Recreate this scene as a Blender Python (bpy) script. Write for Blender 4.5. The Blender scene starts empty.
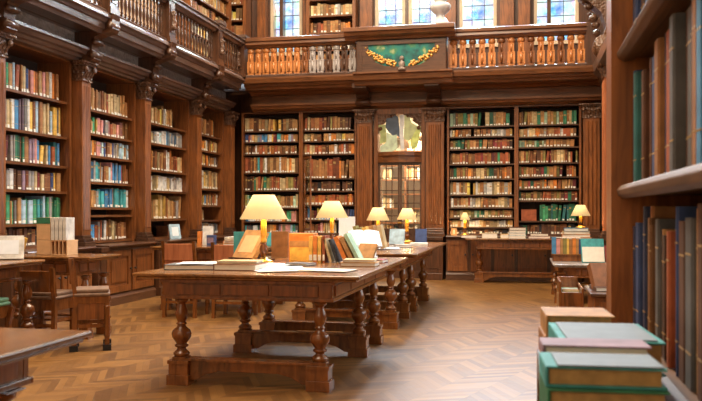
import bpy, math, random
from mathutils import Vector, Matrix
R = random.Random(7)
PI = math.pi
COL = bpy.context.scene.collection
SC = bpy.context.scene

# ------------------------------------------------------------------ materials
def new_mat(name):
    m = bpy.data.materials.new(name); m.use_nodes = True
    nt = m.node_tree; b = nt.nodes['Principled BSDF']
    return m, nt, b

def ramp(nt, stops):
    r = nt.nodes.new('ShaderNodeValToRGB')
    el = r.color_ramp.elements
    while len(el) < len(stops): el.new(.5)
    for e, (p, c) in zip(el, stops): e.position = p; e.color = (*c, 1)
    return r

def wood(name, dark, light, rough=.38, scale=(14, 14, 1.4), bump=.12, carve=0, coat=.0):
    m, nt, b = new_mat(name)
    tc = nt.nodes.new('ShaderNodeTexCoord'); mp = nt.nodes.new('ShaderNodeMapping')
    mp.inputs['Scale'].default_value = scale
    nt.links.new(tc.outputs['Object'], mp.inputs['Vector'])
    n = nt.nodes.new('ShaderNodeTexNoise'); n.inputs['Scale'].default_value = 2.2
    n.inputs['Detail'].default_value = 7; n.inputs['Distortion'].default_value = .9
    nt.links.new(mp.outputs[0], n.inputs['Vector'])
    n2 = nt.nodes.new('ShaderNodeTexNoise'); n2.inputs['Scale'].default_value = 1.7; n2.inputs['Detail'].default_value = 3
    nt.links.new(tc.outputs['Object'], n2.inputs['Vector'])
    mx = nt.nodes.new('ShaderNodeMath'); mx.operation = 'MULTIPLY_ADD'; mx.inputs[1].default_value = .35
    nt.links.new(n2.outputs['Fac'], mx.inputs[0]); 
    ml = nt.nodes.new('ShaderNodeMath'); ml.operation = 'MULTIPLY'; ml.inputs[1].default_value = .68
    nt.links.new(n.outputs['Fac'], ml.inputs[0]); nt.links.new(ml.outputs[0], mx.inputs[2])
    mid = tuple((a + c) / 2 for a, c in zip(dark, light))
    rp = ramp(nt, [(.28, dark), (.5, mid), (.74, light)])
    nt.links.new(mx.outputs[0], rp.inputs[0]); nt.links.new(rp.outputs[0], b.inputs['Base Color'])
    b.inputs['Roughness'].default_value = rough
    if coat: b.inputs['Coat Weight'].default_value = coat; b.inputs['Coat Roughness'].default_value = .18
    bp = nt.nodes.new('ShaderNodeBump'); bp.inputs['Strength'].default_value = bump; bp.inputs['Distance'].default_value = .01
    src = n
    if carve:
        v = nt.nodes.new('ShaderNodeTexVoronoi'); v.inputs['Scale'].default_value = carve
        nt.links.new(tc.outputs['Object'], v.inputs['Vector'])
        bp.inputs['Strength'].default_value = .9; bp.inputs['Distance'].default_value = .02
        nt.links.new(v.outputs['Distance'], bp.inputs['Height'])
    else:
        nt.links.new(n.outputs['Fac'], bp.inputs['Height'])
    nt.links.new(bp.outputs[0], b.inputs['Normal'])
    return m

def plain(name, c, rough=.6, metal=0, var=.25, scale=20, emit=0):
    m, nt, b = new_mat(name)
    tc = nt.nodes.new('ShaderNodeTexCoord'); n = nt.nodes.new('ShaderNodeTexNoise')
    n.inputs['Scale'].default_value = scale; n.inputs['Detail'].default_value = 4
    nt.links.new(tc.outputs['Object'], n.inputs['Vector'])
    rp = ramp(nt, [(.3, tuple(x * (1 - var) for x in c)), (.7, tuple(min(1, x * (1 + var)) for x in c))])
    nt.links.new(n.outputs['Fac'], rp.inputs[0]); nt.links.new(rp.outputs[0], b.inputs['Base Color'])
    b.inputs['Roughness'].default_value = rough; b.inputs['Metallic'].default_value = metal
    if emit:
        b.inputs['Emission Color'].default_value = (*c, 1); b.inputs['Emission Strength'].default_value = emit
    return m

M = {}
M['case'] = wood('case_mahogany', (.045, .014, .005), (.36, .118, .03), .36, coat=.25)
M['case_h'] = wood('case_mahogany_rail', (.035, .012, .005), (.27, .095, .028), .36, (1.4, 14, 14), coat=.25)
M['dark'] = wood('dark_walnut', (.016, .007, .004), (.14, .052, .022), .33, coat=.3)
M['dark_h'] = wood('dark_walnut_rail', (.024, .010, .006), (.15, .062, .03), .3, (1.2, 14, 14), coat=.35)
M['cornice'] = wood('cornice_walnut', (.028, .016, .013), (.21, .125, .095), .3, (1.2, 16, 16), coat=.4)
M['carved'] = wood('carved_walnut', (.03, .013, .007), (.22, .105, .055), .38, carve=26)
M['frieze'] = wood('carved_frieze', (.12, .085, .07), (.45, .35, .29), .4, (3, 8, 8), carve=18)
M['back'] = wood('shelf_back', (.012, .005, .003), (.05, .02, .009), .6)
M['table'] = wood('table_walnut', (.055, .02, .005), (.36, .145, .036), .25, (9, 1.2, 9), coat=.5)
M['tleg'] = wood('table_leg_walnut', (.035, .011, .003), (.33, .105, .022), .26, (9, 9, 2), coat=.5)
M['orange'] = wood('baluster_oak', (.30, .09, .02), (.75, .30, .09), .3, coat=.4)
M['silver'] = wood('grey_oak_and_glare', (.16, .13, .12), (.55, .5, .48), .35, coat=.4)  # grey balusters; on the low table the pale tone stands for window glare
M['nearshelf'] = wood('worn_shelf_edge', (.05, .022, .010), (.22, .11, .05), .6, (1.4, 14, 14))
M['peach'] = plain('peach_board', (.68, .42, .22), .6, 0, .08)
M['post'] = wood('orange_mahogany', (.07, .02, .006), (.50, .17, .04), .4)
M['pink'] = wood('rosy_mahogany', (.26, .07, .025), (.56, .20, .085), .4)
M['seat'] = plain('worn_leather', (.22, .13, .085), .5)
M['greenseat'] = plain('green_leather', (.12, .25, .13), .5)
M['brass'] = plain('aged_brass', (.8, .48, .10), .28, .75, .2)
M['black'] = plain('black_iron', (.02, .02, .025), .35, .3)
M['gold'] = plain('gilt_carving', (.75, .42, .12), .35, .6, .3)
M['marble'] = plain('white_marble', (.55, .55, .57), .35, 0, .12, 6)
M['paper'] = plain('paper', (.84, .80, .72), .8, 0, .06)
M['paperblue'] = plain('white_paper', (.80, .85, .92), .7, 0, .04)
M['pages'] = plain('page_edges', (.44, .28, .11), .8, 0, .18, 60)
M['cream'] = plain('plaster_cream', (.72, .62, .46), .8, 0, .08, 4)
M['wall'] = plain('wall_plaster', (.40, .26, .16), .8, 0, .1, 3)
M['stone'] = plain('window_stone', (.62, .50, .36), .75, 0, .12, 5)
M['lead'] = plain('leading', (.05, .05, .06), .5, .5)
M['label'] = plain('spine_label', (.88, .85, .76), .6, 0, .05)
M['gilt'] = plain('gilt_tooling', (.45, .30, .12), .4, .3, .1)

PAL = {
 'white': (.70, .68, .64), 'cream': (.56, .42, .22), 'tan': (.44, .23, .085), 'light brown': (.34, .15, .05), 'brown': (.22, .08, .028),
 'dark brown': (.10, .04, .02), 'red brown': (.34, .085, .03), 'orange': (.72, .23, .04), 'yellow': (.80, .48, .10),
 'dark green': (.03, .17, .09), 'green': (.06, .30, .14), 'teal': (.06, .33, .36), 'pale green': (.38, .55, .40),
 'olive': (.25, .21, .06), 'navy': (.04, .07, .19), 'blue': (.07, .24, .46), 'pale blue': (.40, .56, .68),
 'grey': (.33, .30, .28), 'dark grey': (.10, .10, .105), 'maroon': (.24, .035, .04), 'pink': (.62, .27, .24), 'red': (.50, .06, .04),
 'black': (.03, .03, .035), 'mauve': (.30, .20, .27)}
PM = {k: plain('book_cloth_' + k.replace(' ', '_'), c, .72, 0, .3, 14) for k, c in PAL.items()}
PN = list(PAL)

# ------------------------------------------------------------------ mesh builder
class MB:
    def __init__(s): s.v = []; s.f = []; s.m = []; s.sm = []
    def add(s, vs, fs, mi=0, smooth=False, T=None):
        o = len(s.v)
        if T is not None: vs = [T @ Vector(p) for p in vs]
        s.v += [tuple(p) for p in vs]
        for f in fs: s.f.append(tuple(o + i for i in f)); s.m.append(mi); s.sm.append(smooth)
        return s
    def box(s, x0, x1, y0, y1, z0, z1, mi=0, T=None):
        if x1 < x0: x0, x1 = x1, x0
        if y1 < y0: y0, y1 = y1, y0
        if z1 < z0: z0, z1 = z1, z0
        vs = [(x0,y0,z0),(x1,y0,z0),(x1,y1,z0),(x0,y1,z0),(x0,y0,z1),(x1,y0,z1),(x1,y1,z1),(x0,y1,z1)]
        return s.add(vs, [(0,3,2,1),(4,5,6,7),(0,1,5,4),(1,2,6,5),(2,3,7,6),(3,0,4,7)], mi, False, T)
    def lathe(s, prof, cx=0, cy=0, seg=14, mi=0, T=None, smooth=True, sx=1, sy=1):
        vs = []; n = len(prof)
        for k in range(seg):
            a = 2*PI*k/seg
            for r, z in prof: vs.append((cx + r*sx*math.cos(a), cy + r*sy*math.sin(a), z))
        fs = []
        for k in range(seg):
            k2 = (k+1) % seg
            for i in range(n-1): fs.append((k*n+i, k2*n+i, k2*n+i+1, k*n+i+1))
        fs.append(tuple(k*n for k in reversed(range(seg)))); fs.append(tuple(k*n+n-1 for k in range(seg)))
        return s.add(vs, fs, mi, smooth, T)
    def prism(s, poly, a0, a1, axis='x', mi=0, T=None, smooth=False):
        # poly: 2D points; axis x -> (y,z); y -> (x,z); z -> (x,y)
        def P(a, p):
            return (a, p[0], p[1]) if axis == 'x' else (p[0], a, p[1]) if axis == 'y' else (p[0], p[1], a)
        n = len(poly)
        vs = [P(a0, p) for p in poly] + [P(a1, p) for p in poly]
        fs = [(i, (i+1) % n, n+(i+1) % n, n+i) for i in range(n)]
        fs += [tuple(reversed(range(n))), tuple(range(n, 2*n))]
        return s.add(vs, fs, mi, smooth, T)
    def build(s, name, mats, parent=None, loc=None, rot=0, bevel=0):
        me = bpy.data.meshes.new(name); me.from_pydata(s.v, [], s.f)
        if not isinstance(mats, (list, tuple)): mats = [mats]
        for m in mats: me.materials.append(m)
        me.polygons.foreach_set('material_index', s.m); me.polygons.foreach_set('use_smooth', s.sm)
        import bmesh
        bm = bmesh.new(); bm.from_mesh(me); bmesh.ops.recalc_face_normals(bm, faces=bm.faces); bm.to_mesh(me); bm.free()
        me.update()
        o = bpy.data.objects.new(name, me); COL.objects.link(o)
        if parent: o.parent = parent
        if loc: o.location = loc
        if rot: o.rotation_euler = (0, 0, rot)
        if bevel:
            b = o.modifiers.new('bevel', 'BEVEL'); b.width = bevel; b.segments = 2; b.limit_method = 'ANGLE'
        return o

def tag(o, label=None, cat=None, group=None, kind=None):
    if label: o['label'] = label
    if cat: o['category'] = cat
    if group: o['group'] = group
    if kind: o['kind'] = kind
    return o
def thing(name, label, cat, loc=(0,0,0), rot=0, group=None, kind=None):
    o = bpy.data.objects.new(name, None); COL.objects.link(o); o.empty_display_size = .1
    o.location = loc; o.rotation_euler = (0, 0, rot)
    return tag(o, label, cat, group, kind)
def struct(name, mb, mat): return tag(mb.build(name, mat), kind='structure')
def T(loc=(0,0,0), rz=0, rx=0, ry=0):
    return Matrix.Translation(loc) @ Matrix.Rotation(rz, 4, 'Z') @ Matrix.Rotation(ry, 4, 'Y') @ Matrix.Rotation(rx, 4, 'X')

# frames: local x along the wall (left to right as seen), local y into the wall
XL, YB, XR = -5.5, 14.6, 1.3
class Frame:
    def __init__(s, o, rz): s.o = o; s.rz = rz
    def at(s, x, y=0, z=0):
        c, n = math.cos(s.rz), math.sin(s.rz)
        return (s.o[0] + c*x - n*y, s.o[1] + n*x + c*y, z)
LEFT = Frame((XL, 0), PI/2); BACK = Frame((0, YB), 0); NEAR = Frame((.31, 0), -PI/2)
RIGHT = Frame((XR, 0), -PI/2)
ULEFT = Frame((-5.98, 0), PI/2); UBACK = Frame((0, 15.55), 0)

# ------------------------------------------------------------------ books
STUFF = MB()
N_IND = [0]
ORD = ['first','second','third','fourth','fifth','sixth','seventh','eighth','ninth','tenth','eleventh','twelfth','thirteenth','fourteenth','fifteenth','sixteenth','seventeenth','eighteenth','nineteenth','twentieth']
ORD += ['twenty-' + x for x in ORD[:9]] + ['thirtieth'] + ['thirty-' + x for x in ORD[:9]] + ['fortieth'] + ['forty-' + x for x in ORD[:9]]
def book_mb(mb, w, h, d, ci, li, gi, detail, TT, label=True, pi=None):
    b = .003
    if detail:
        mb.box(0, b, 0, d, 0, h, ci, TT); mb.box(w-b, w, 0, d, 0, h, ci, TT)
        q = min(.006, w*.2)
        mb.prism([(b, .004), (b+q, 0-.004), (w-b-q, -.004), (w-b, .004), (w-b, .008), (b, .008)], 0, h, 'z', ci, TT)
        mb.box(b, w-b, .008, d-.005, .004, h-.006, pi, TT)
        for zz in (.2, .78):
            mb.box(w*.12, w*.88, -.0045, -.002, h*zz, h*zz+.004, gi, TT)
    else:
        mb.box(0, w, 0, d, 0, h, ci, TT)
        if R.random() < .6:
            z = h*R.choice((.7, .8, .62)); mb.box(w*.08, w*.92, -.002, .0, z, z+h*R.choice((.04, .1)), gi, TT)
    if label and w > .012 and R.random() < .75: mb.box(w*.16, w*.84, -.0075, -.004 if detail else 0, .010, .010+R.uniform(.02, .04), li, TT)
PD = [plain('faded_cloth_%d' % i, tuple(x*.5 for x in PAL[k]), .5, 0, .35, 14) for i, k in enumerate(PN)]
PLt = [plain('bright_cloth_%d' % i, tuple(min(.85, x*1.35) for x in PAL[k]), .45, 0, .3, 14) for i, k in enumerate(PN)]
PMATS = [PM[k] for k in PN] + [M['label'], M['gilt'], M['pages']] + PD + PLt
LI, GI, PI_ = len(PN), len(PN)+1, len(PN)+2

def fill_row(F, x0, x1, z, hmax, pal, tmean=.045, where=None, depth=.24, label=True, full=.97, setb=.05, hvar=(.66, .93), gaps=True, indiv=False):
    x = x0 + .006; k = 0; base = R.uniform(*hvar)
    names = list(pal); wts = [pal[n] for n in names]; run = None; left = 0
    while True:
        if left <= 0:
            run = R.choices(names, wts)[0]; left = R.choice((1, 1, 1, 1, 2)) if sum(wts) else 1
            if R.random() < .3: base = R.uniform(*hvar)
        left -= 1
        w = max(.018, R.gauss(tmean, tmean*.3)); 
        if x + w > x1 - (1-full)*(x1-x0) - .004: break
        h = min(hmax*.95, hmax*(base + R.uniform(-.05, .05))); d = depth*R.uniform(.8, 1); 
        if gaps and R.random() < .012: x += R.uniform(.03, .08)
        lean = R.uniform(.05, .14) if (gaps and R.random() < .06) else 0
        yy = setb + R.uniform(-.012, .014)
        shift = h*math.sin(lean)
        if x + w + shift > x1 - .004: lean = 0; shift = 0
        TT = Matrix.Translation((0,0,0))
        ci = PN.index(run)
        if indiv:
            mb = MB(); book_mb(mb, w, h, d, 0, 1, 2, True, Matrix.Rotation(lean, 4, 'Y') , label, 3)
            # one book, its own object
            o = mb.build('book', [R.choice((PM[run], PM[run], PD[PN.index(run)] if run not in ('white', 'cream', 'black', 'yellow', 'tan', 'pale blue') else PM[run])), M['label'], M['gilt'], M['pages']], None, F.at(x + (0 if not lean else .001), yy, z + (w*math.sin(lean) if lean else 0)), F.rz)
            size = 'tall' if h > hmax*.84 else 'short' if h < hmax*.7 else ('thick' if w > tmean*1.25 else 'slim' if w < tmean*.75 else 'upright')
            tag(o, '%s %s book %s from left, %s' % ('leaning' if lean else size, run, ORD[k], where), 'book', 'books on the ' + where)
            N_IND[0] += 1
        else:
            A = Matrix.Translation(F.at(x, yy, z + w*math.sin(lean))) @ Matrix.Rotation(F.rz, 4, 'Z') @ Matrix.Rotation(lean, 4, 'Y')
            book_mb(STUFF, w, h, d, R.choice((ci, ci, ci+len(PN)+3, ci+2*len(PN)+3)), LI, GI, False, A, label)
        x += w*math.cos(lean) + (shift*1.0 if lean else 0) + R.uniform(.001, .006)
        k += 1

P_MIX = {'white':5,'cream':6,'tan':7,'light brown':7,'brown':6,'red brown':4,'navy':4,'blue':4,'pale blue':4,'grey':6,'dark grey':2,'teal':3,'green':2,'maroon':3,'pink':3,'yellow':2,'orange':1.5,'mauve':3,'dark green':2}
P_WARM = {'tan':9,'light brown':9,'brown':6,'cream':6,'orange':3,'red brown':4,'yellow':1,'grey':2,'white':2,'dark brown':1,'teal':.4}
P_LEATH = {'red brown':6,'brown':6,'light brown':6,'tan':6,'olive':4,'dark green':3,'cream':2,'maroon':3,'dark brown':2,'orange':2}
P_OLIVE = {'olive':6,'pale green':3,'dark green':4,'tan':4,'cream':3,'light brown':4}
P_GREEN = {'dark green':10,'green':2,'teal':2}
P_CREAM = {'cream':8,'tan':6,'white':5,'light brown':3,'yellow':2}
P_BIG = {'light brown':6,'red brown':5,'orange':3}
P_DARK = {'dark brown':6,'black':3,'brown':4,'dark green':1}
P_WHITE = {'white':8,'pale blue':4,'cream':4,'grey':3,'blue':1}

# ------------------------------------------------------------------ shell
fl = MB().box(-6.2, 3.2, -3.1, 19.2, -.1, 0)
m, nt, b = new_mat('herringbone_parquet')
N = nt.nodes.new; L = nt.links.new
tc = N('ShaderNodeTexCoord'); mp = N('ShaderNodeMapping'); mp.inputs['Rotation'].default_value = (0, 0, .35)
L(tc.outputs['Object'], mp.inputs['Vector'])
sp = N('ShaderNodeSeparateXYZ'); L(mp.outputs[0], sp.inputs[0])
def math_node(op, a, bb=None, c=None):
    n = N('ShaderNodeMath'); n.operation = op
    for i, q in enumerate((a, bb, c)):
        if q is None: continue
        if isinstance(q, (int, float)): n.inputs[i].default_value = q
        else: L(q, n.inputs[i])
    return n.outputs[0]
W_ = .27
pp = math_node('PINGPONG', sp.outputs['X'], W_)
tt = math_node('DIVIDE', math_node('ADD', sp.outputs['Y'], pp), .072)
ti = math_node('FLOOR', tt); tf = math_node('FRACT', tt)
xi = math_node('FLOOR', math_node('DIVIDE', sp.outputs['X'], W_))
xf = math_node('FRACT', math_node('DIVIDE', sp.outputs['X'], W_))
cb = N('ShaderNodeCombineXYZ'); L(ti, cb.inputs[0]); L(xi, cb.inputs[1])
wn = N('ShaderNodeTexWhiteNoise'); wn.noise_dimensions = '3D'; L(cb.outputs[0], wn.inputs['Vector'])
gn = N('ShaderNodeTexNoise'); gn.inputs['Scale'].default_value = 9; gn.inputs['Detail'].default_value = 6; gn.inputs['Distortion'].default_value = 1.5
L(mp.outputs[0], gn.inputs['Vector'])
mixv = math_node('ADD', math_node('MULTIPLY', wn.outputs['Value'], .55), math_node('MULTIPLY', gn.outputs['Fac'], .45))
rp = ramp(nt, [(.1, (.10, .040, .009)), (.45, (.17, .074, .017)), (.85, (.28, .132, .034))])
L(mixv, rp.inputs[0])
seam = math_node('MINIMUM', math_node('MINIMUM', tf, math_node('SUBTRACT', 1, tf)), math_node('MULTIPLY', math_node('MINIMUM', xf, math_node('SUBTRACT', 1, xf)), 3.5))
sm = N('ShaderNodeMapRange'); sm.inputs['From Max'].default_value = .05; sm.inputs['To Min'].default_value = .68; L(seam, sm.inputs['Value'])
mul = N('ShaderNodeMix'); mul.data_type = 'RGBA'; mul.blend_type = 'MULTIPLY'; mul.inputs['Factor'].default_value = 1
L(rp.outputs[0], mul.inputs['A']); L(sm.outputs[0], mul.inputs['B']); L(mul.outputs['Result'], b.inputs['Base Color'])
rr = N('ShaderNodeMapRange'); rr.inputs['To Min'].default_value = .34; rr.inputs['To Max'].default_value = .52; L(gn.outputs['Fac'], rr.inputs['Value'])
L(rr.outputs[0], b.inputs['Roughness'])
bp = N('ShaderNodeBump'); bp.inputs['Strength'].default_value = .12; bp.inputs['Distance'].default_value = .004; L(mixv, bp.inputs['Height']); L(bp.outputs[0], b.inputs['Normal'])
M['floor'] = m
struct('floor', fl, M['floor'])
struct('ceiling', MB().box(-6.2, 3.2, -3.1, 19.2, 8.6, 8.75), M['cream'])
struct('wall_left', MB().box(-6.2, -6.0, -3, 15.6, 0, 8.6), M['wall'])
wr = MB()
for a, bq, c, d in ((-3, 5.2, 0, 8.6), (9.6, 15.6, 0, 8.6), (5.2, 9.6, 0, .95), (5.2, 9.6, 3.2, 8.6)): wr.box(1.38, 1.5, a, bq, c, d)
struct('wall_right', wr, M['dark'])
struct('wall_rear', MB().box(-6.2, 3.2, -3.1, -3, 0, 8.6), M['cream'])
# back wall: lower wall with the door opening, upper wall with windows
WINS = [(-5.0, -4.34), (-2.86, -2.27), (-2.2, -1.59), (-1.22, -.52), (.17, .98)]
SILL, HEAD = 4.35, 8.1
wb = MB()
wb.box(-6.0, -2.74, 15.03, 15.1, 0, 3.5); wb.box(-1.7, 1.38, 15.03, 15.1, 0, 3.5); wb.box(-2.74, -1.7, 15.03, 15.1, 3.12, 3.5)
wg = MB(); wg.box(-6.0, 1.38, 15.6, 15.85, 3.5, SILL); wg.box(-6.0, 1.38, 15.6, 15.85, HEAD, 8.6)
xs = [-6.0] + [q for w in WINS for q in w] + [1.38]
for i in range(0, len(xs), 2): wg.box(xs[i], xs[i+1], 15.6, 15.85, SILL, HEAD)
struct('wall_back', wb, M['dark']); struct('wall_gallery', wg, M['dark'])

# stained pane material
m, nt, b = new_mat('leaded_glass')
N = nt.nodes.new; L = nt.links.new
tc = N('ShaderNodeTexCoord'); vo = N('ShaderNodeTexVoronoi'); vo.inputs['Scale'].default_value = 9
L(tc.outputs['Object'], vo.inputs['Vector'])
nn = N('ShaderNodeTexNoise'); nn.inputs['Scale'].default_value = 2.3; nn.inputs['Detail'].default_value = 5; L(tc.outputs['Object'], nn.inputs['Vector'])
rp = ramp(nt, [(.34, (.35, .62, .95)), (.45, (.92, .97, 1)), (.58, (1, 1, .97)), (.7, (.95, .72, .45))])
L(nn.outputs['Fac'], rp.inputs[0])
mx = N('ShaderNodeMix'); mx.data_type = 'RGBA'; mx.blend_type = 'MULTIPLY'; mx.inputs['Factor'].default_value = .22
L(rp.outputs[0], mx.inputs['A']); L(vo.outputs['Color'], mx.inputs['B'])
tr = N('ShaderNodeBsdfTransparent'); L(mx.outputs['Result'], tr.inputs[0])
gl = N('ShaderNodeBsdfGlossy'); gl.inputs['Roughness'].default_value = .1
ms = N('ShaderNodeMixShader'); ms.inputs[0].default_value = .06; L(tr.outputs[0], ms.inputs[1]); L(gl.outputs[0], ms.inputs[2])
L(ms.outputs[0], nt.nodes['Material Output'].inputs[0]); M['stained'] = m
m, nt, b = new_mat('clear_glass')
tr = nt.nodes.new('ShaderNodeBsdfTransparent'); tr.inputs[0].default_value = (.96, .97, .95, 1)
gl = nt.nodes.new('ShaderNodeBsdfGlossy'); gl.inputs['Roughness'].default_value = .03
ms = nt.nodes.new('ShaderNodeMixShader'); ms.inputs[0].default_value = .07
nt.links.new(tr.outputs[0], ms.inputs[1]); nt.links.new(gl.outputs[0], ms.inputs[2]); nt.links.new(ms.outputs[0], nt.nodes['Material Output'].inputs[0]); M['glass'] = m

for i, (x0, x1) in enumerate(WINS):
    w = thing('window_%d' % (i+1), None, None, ((x0+x1)/2, 15.6, SILL), kind='structure')
    h = (x1-x0)/2; H = HEAD-SILL; f = MB()
    f.box(-h, -h+.06, .0, .2, 0, H); f.box(h-.06, h, 0, .2, 0, H); f.box(-h, h, 0, .2, H-.06, H); f.box(-h-.03, h+.03, -.05, .2, -.02, .05)
    f.build('window_frame', M['stone'], w)
    if i in (0, 4): MB().box(-.035 - (.1 if i == 0 else .13), .035 - (.1 if i == 0 else .13), -.02, .16, .05, H-.06).build('mullion', M['dark'], w)
    MB().box(-h+.06, h-.06, .1, .106, .05, H-.06).build('pane', M['stained'], w)
    ld = MB(); n = 3
    for k in range(1, n): 
        x = -h + 2*h*k/n; ld.box(x-.006, x+.006, .085, .1, .05, H-.06)
    for k in range(1, 14): ld.box(-h+.06, h-.06, .085, .1, H*k/14-.006, H*k/14+.006)
    ld.build('leading', M['lead'], w)

w = thing('window_6', None, None, (1.42, 7.4, .95), kind='structure')  # unseen window put in to side-light the floor and table legs
f = MB()
for y in (-2.2, -1.1, 0, 1.1, 2.14): f.box(-.04, .06, y, y+.06, 0, 2.25)
f.box(-.04, .06, -2.2, 2.2, 0, .06); f.box(-.04, .06, -2.2, 2.2, 2.19, 2.25); f.box(-.03, .05, -2.2, 2.2, 1.1, 1.15)
f.build('window_frame', M['stone'], w); MB().box(.0, .006, -2.14, 2.14, .06, 2.19).build('pane', M['glass'], w)
# ------------------------------------------------------------------ cases, pilasters, cabinets
def bookcase(F, x0, x1, shelves, label, top=3.04, z0=.78, depth=.42, stile=.045, group=None, mat='case', name='bookcase', header=.05, thin=False):
    t = thing(name, label, 'bookcase', F.at(x0, 0, z0), F.rz, group)
    w = x1-x0; H = top-z0
    MB().box(0, w, depth-.02, depth, 0, H+header).build('back_panel', M['back'], t)
    for sx in (0, 1):
        xx = 0 if sx == 0 else w-stile
        s = MB().box(xx, xx+stile, -.03, depth-.02, 0, H); s.box(xx-.0, xx+stile, -.04, -.03, .03, H-.02)
        s.build('side_panel', M[mat], t)
    for z in shelves:
        zz = z-z0
        tk = .018 if thin else .026; s = MB().box(stile, w-stile, .01, depth-.02, zz-tk, zz); s.box(stile, w-stile, -.005, .01, zz-tk-.003, zz+.002)
        s.build('shelf', M['dark_h'] if thin else M['case_h'], t)
    s = MB().box(0, w, -.03, depth-.02, H, H+header)
    if header > .04: s.prism([(-.03, H), (-.06, H+.02), (-.075, H+header), (-.03, H+header)], 0, w, 'x')
    s.build('header', M[mat+'_h'] if mat+'_h' in M else M[mat], t)
    return t

def cabinet(F, x0, x1, label, ndoor, z=.78, front=.35, group=None):
    """low base cabinet projecting in front of the shelves"""
    t = thing('base_cabinet', label, 'cabinet', F.at(x0, 0, 0), F.rz, group)
    w = x1-x0
    MB().box(0, w, -front+.02, .4, .1, z-.05).build('body', M['dark'], t)
    p = MB().box(0, w, -front-.02, .4, 0, .1); p.prism([(-front-.02, .1), (-front+.02, .14), (-front+.02, .1)], 0, w, 'x')
    p.build('plinth', M['dark_h'], t)
    k = MB().prism([(-front-.04, z), (-front-.05, z-.015), (-front-.03, z-.03), (-front, z-.05), (.4, z-.05), (.4, z)], 0, w, 'x')
    k.build('worktop', M['dark_h'], t, bevel=.004)
    for i in range(ndoor):
        a = w*i/ndoor+.03; bq = w*(i+1)/ndoor-.03
        d = MB(); fy = -front+.02
        d.box(a, a+.07, fy-.02, fy, .16, z-.08); d.box(bq-.07, bq, fy-.02, fy, .16, z-.08)
        d.box(a+.07, bq-.07, fy-.02, fy, z-.16, z-.08); d.box(a+.07, bq-.07, fy-.02, fy, .16, .24)
        d.box(a+.07, bq-.07, fy-.006, fy, .24, z-.16); d.box(a+.12, bq-.12, fy-.016, fy-.006, .29, z-.21)
        do = d.build('door', M['case'], t)
        MB().lathe([(.0, -.001), (.014, 0), (.016, .012), (.006, .02), (.006, .03)], T=T((bq-.035 if i % 2 == 0 else a+.035, fy-.05, .45), rx=-PI/2), seg=8).build('knob', M['black'], do)
    return t

def capital(mb, x0, x1, y0, y1, z0, z1, mi=0):
    """stack of flared moulding with volutes; y0 is the front"""
    H = z1-z0; cx = (x0+x1)/2; w = x1-x0
    for (a, bq, e) in ((0, .08, .02), (.08, .14, .005), (.14, .5, .012), (.5, .72, .03), (.72, .8, .015), (.8, .9, .05), (.9, 1, .075)):
        mb.box(x0-e, x1+e, y0-e, -.08 if y0 < -.09 else y0+.02, z0+H*a, z0+H*bq, mi)
    mb.box(x0, x1, y0, y1, z0, z1, mi)
    r = H*.14
    for sx in (-1, 1):
        for rr_, oo in ((r, 0), (r*.5, .012)):
            mb.lathe([(0, -.02-oo), (rr_, -.015-oo), (rr_, .02), (0, .025)], T=T((cx+sx*(w*.5-.005), y0-.05, z0+H*.62), rx=PI/2), seg=10, mi=mi)
    n = 4
    for i in range(n):
        xx = x0 + w*(i+.5)/n
        mb.prism([(y0-.01, z0+H*.16), (y0-.035, z0+H*.42), (y0-.06, z0+H*.5), (y0-.03, z0+H*.3)], xx-w*.09, xx+w*.09, 'x', mi)

def pilaster(F, x0, x1, label, top=3.06, proud=.15, base=.78, bproud=.40, capH=.24, mat='case', group=None, back=.4):
    t = thing('pilaster', label, 'pilaster', F.at(x0, 0, 0), F.rz, group)
    w = x1-x0
    p = MB().box(-.0, w+.0, -bproud, back, 0, .12); p.box(0, w, -bproud+.03, back, .12, base-.08); p.box(-.0, w+.0, -bproud-.01, back, base-.08, base-.02)
    p.box(.05, w-.05, -bproud+.02, -bproud+.03, .2, base-.16)
    p.build('pedestal', M['dark'], t, bevel=.006)
    s = MB().box(0, w, -proud, back, base+.13, top-capH)
    nf = 3
    for i in range(nf):
        a = w*(.16+.25*i); s.prism([(a, -proud), (a+.02, -proud-.014), (a+w*.12, -proud-.014), (a+w*.12+.02, -proud)], base+.2, top-capH-.06, 'z')
    s.build('shaft', M[mat], t)
    q = MB()
    yb = -.05 if proud > .08 else -proud+.03
    q.box(-.02, w+.02, -proud-.06, yb, base-.02, base+.05); q.box(-.01, w+.01, -proud-.035, yb, base+.05, base+.09); q.box(0, w, -proud-.015, back, base+.0, base+.13)
    q.build('base_moulding', M['dark_h'], t, bevel=.008)
    c = MB(); capital(c, 0, w, -proud, back, top-capH, top); c.build('capital', M['carved'], t)
    return t

# left wall ----------------------------------------------------------
LB = [(7.58, 9.04), (9.285, 10.73), (10.965, 12.63), (12.865, 14.21)]
LS = [[.81, 1.064, 1.447, 1.757, 2.115, 2.548],
      [.82, 1.16, 1.26, 1.593, 1.939, 2.224, 2.533],
      [.81, 1.09, 1.525, 1.839, 2.247, 2.548],
      [.81, 1.057, 1.316, 1.61, 2.02, 2.28, 2.558]]
LNAME = ['leftmost tall bookcase', 'second bookcase from left', 'third bookcase from left', 'fourth bookcase from left']
LLAB = ['leftmost tall mahogany bookcase on left wall with green set low down',
        'second mahogany wall bookcase from left, just behind the boxed chair',
        'third mahogany wall bookcase, with a brown box in its lowest bay',
        'narrowest looking mahogany bookcase on left wall, beside the back corner']
for k, (a, bq) in enumerate(LB):
    bookcase(LEFT, a, bq, LS[k], LLAB[k], header=.02)
    cabinet(LEFT, a+.03, bq-.03, ['leftmost low panelled cabinet under leftmost tall bookcase', 'low panelled cabinet under second bookcase of left wall',
        'low panelled cabinet under third bookcase of left wall', 'low panelled cabinet at the back end of left wall'][k], 2)
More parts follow.
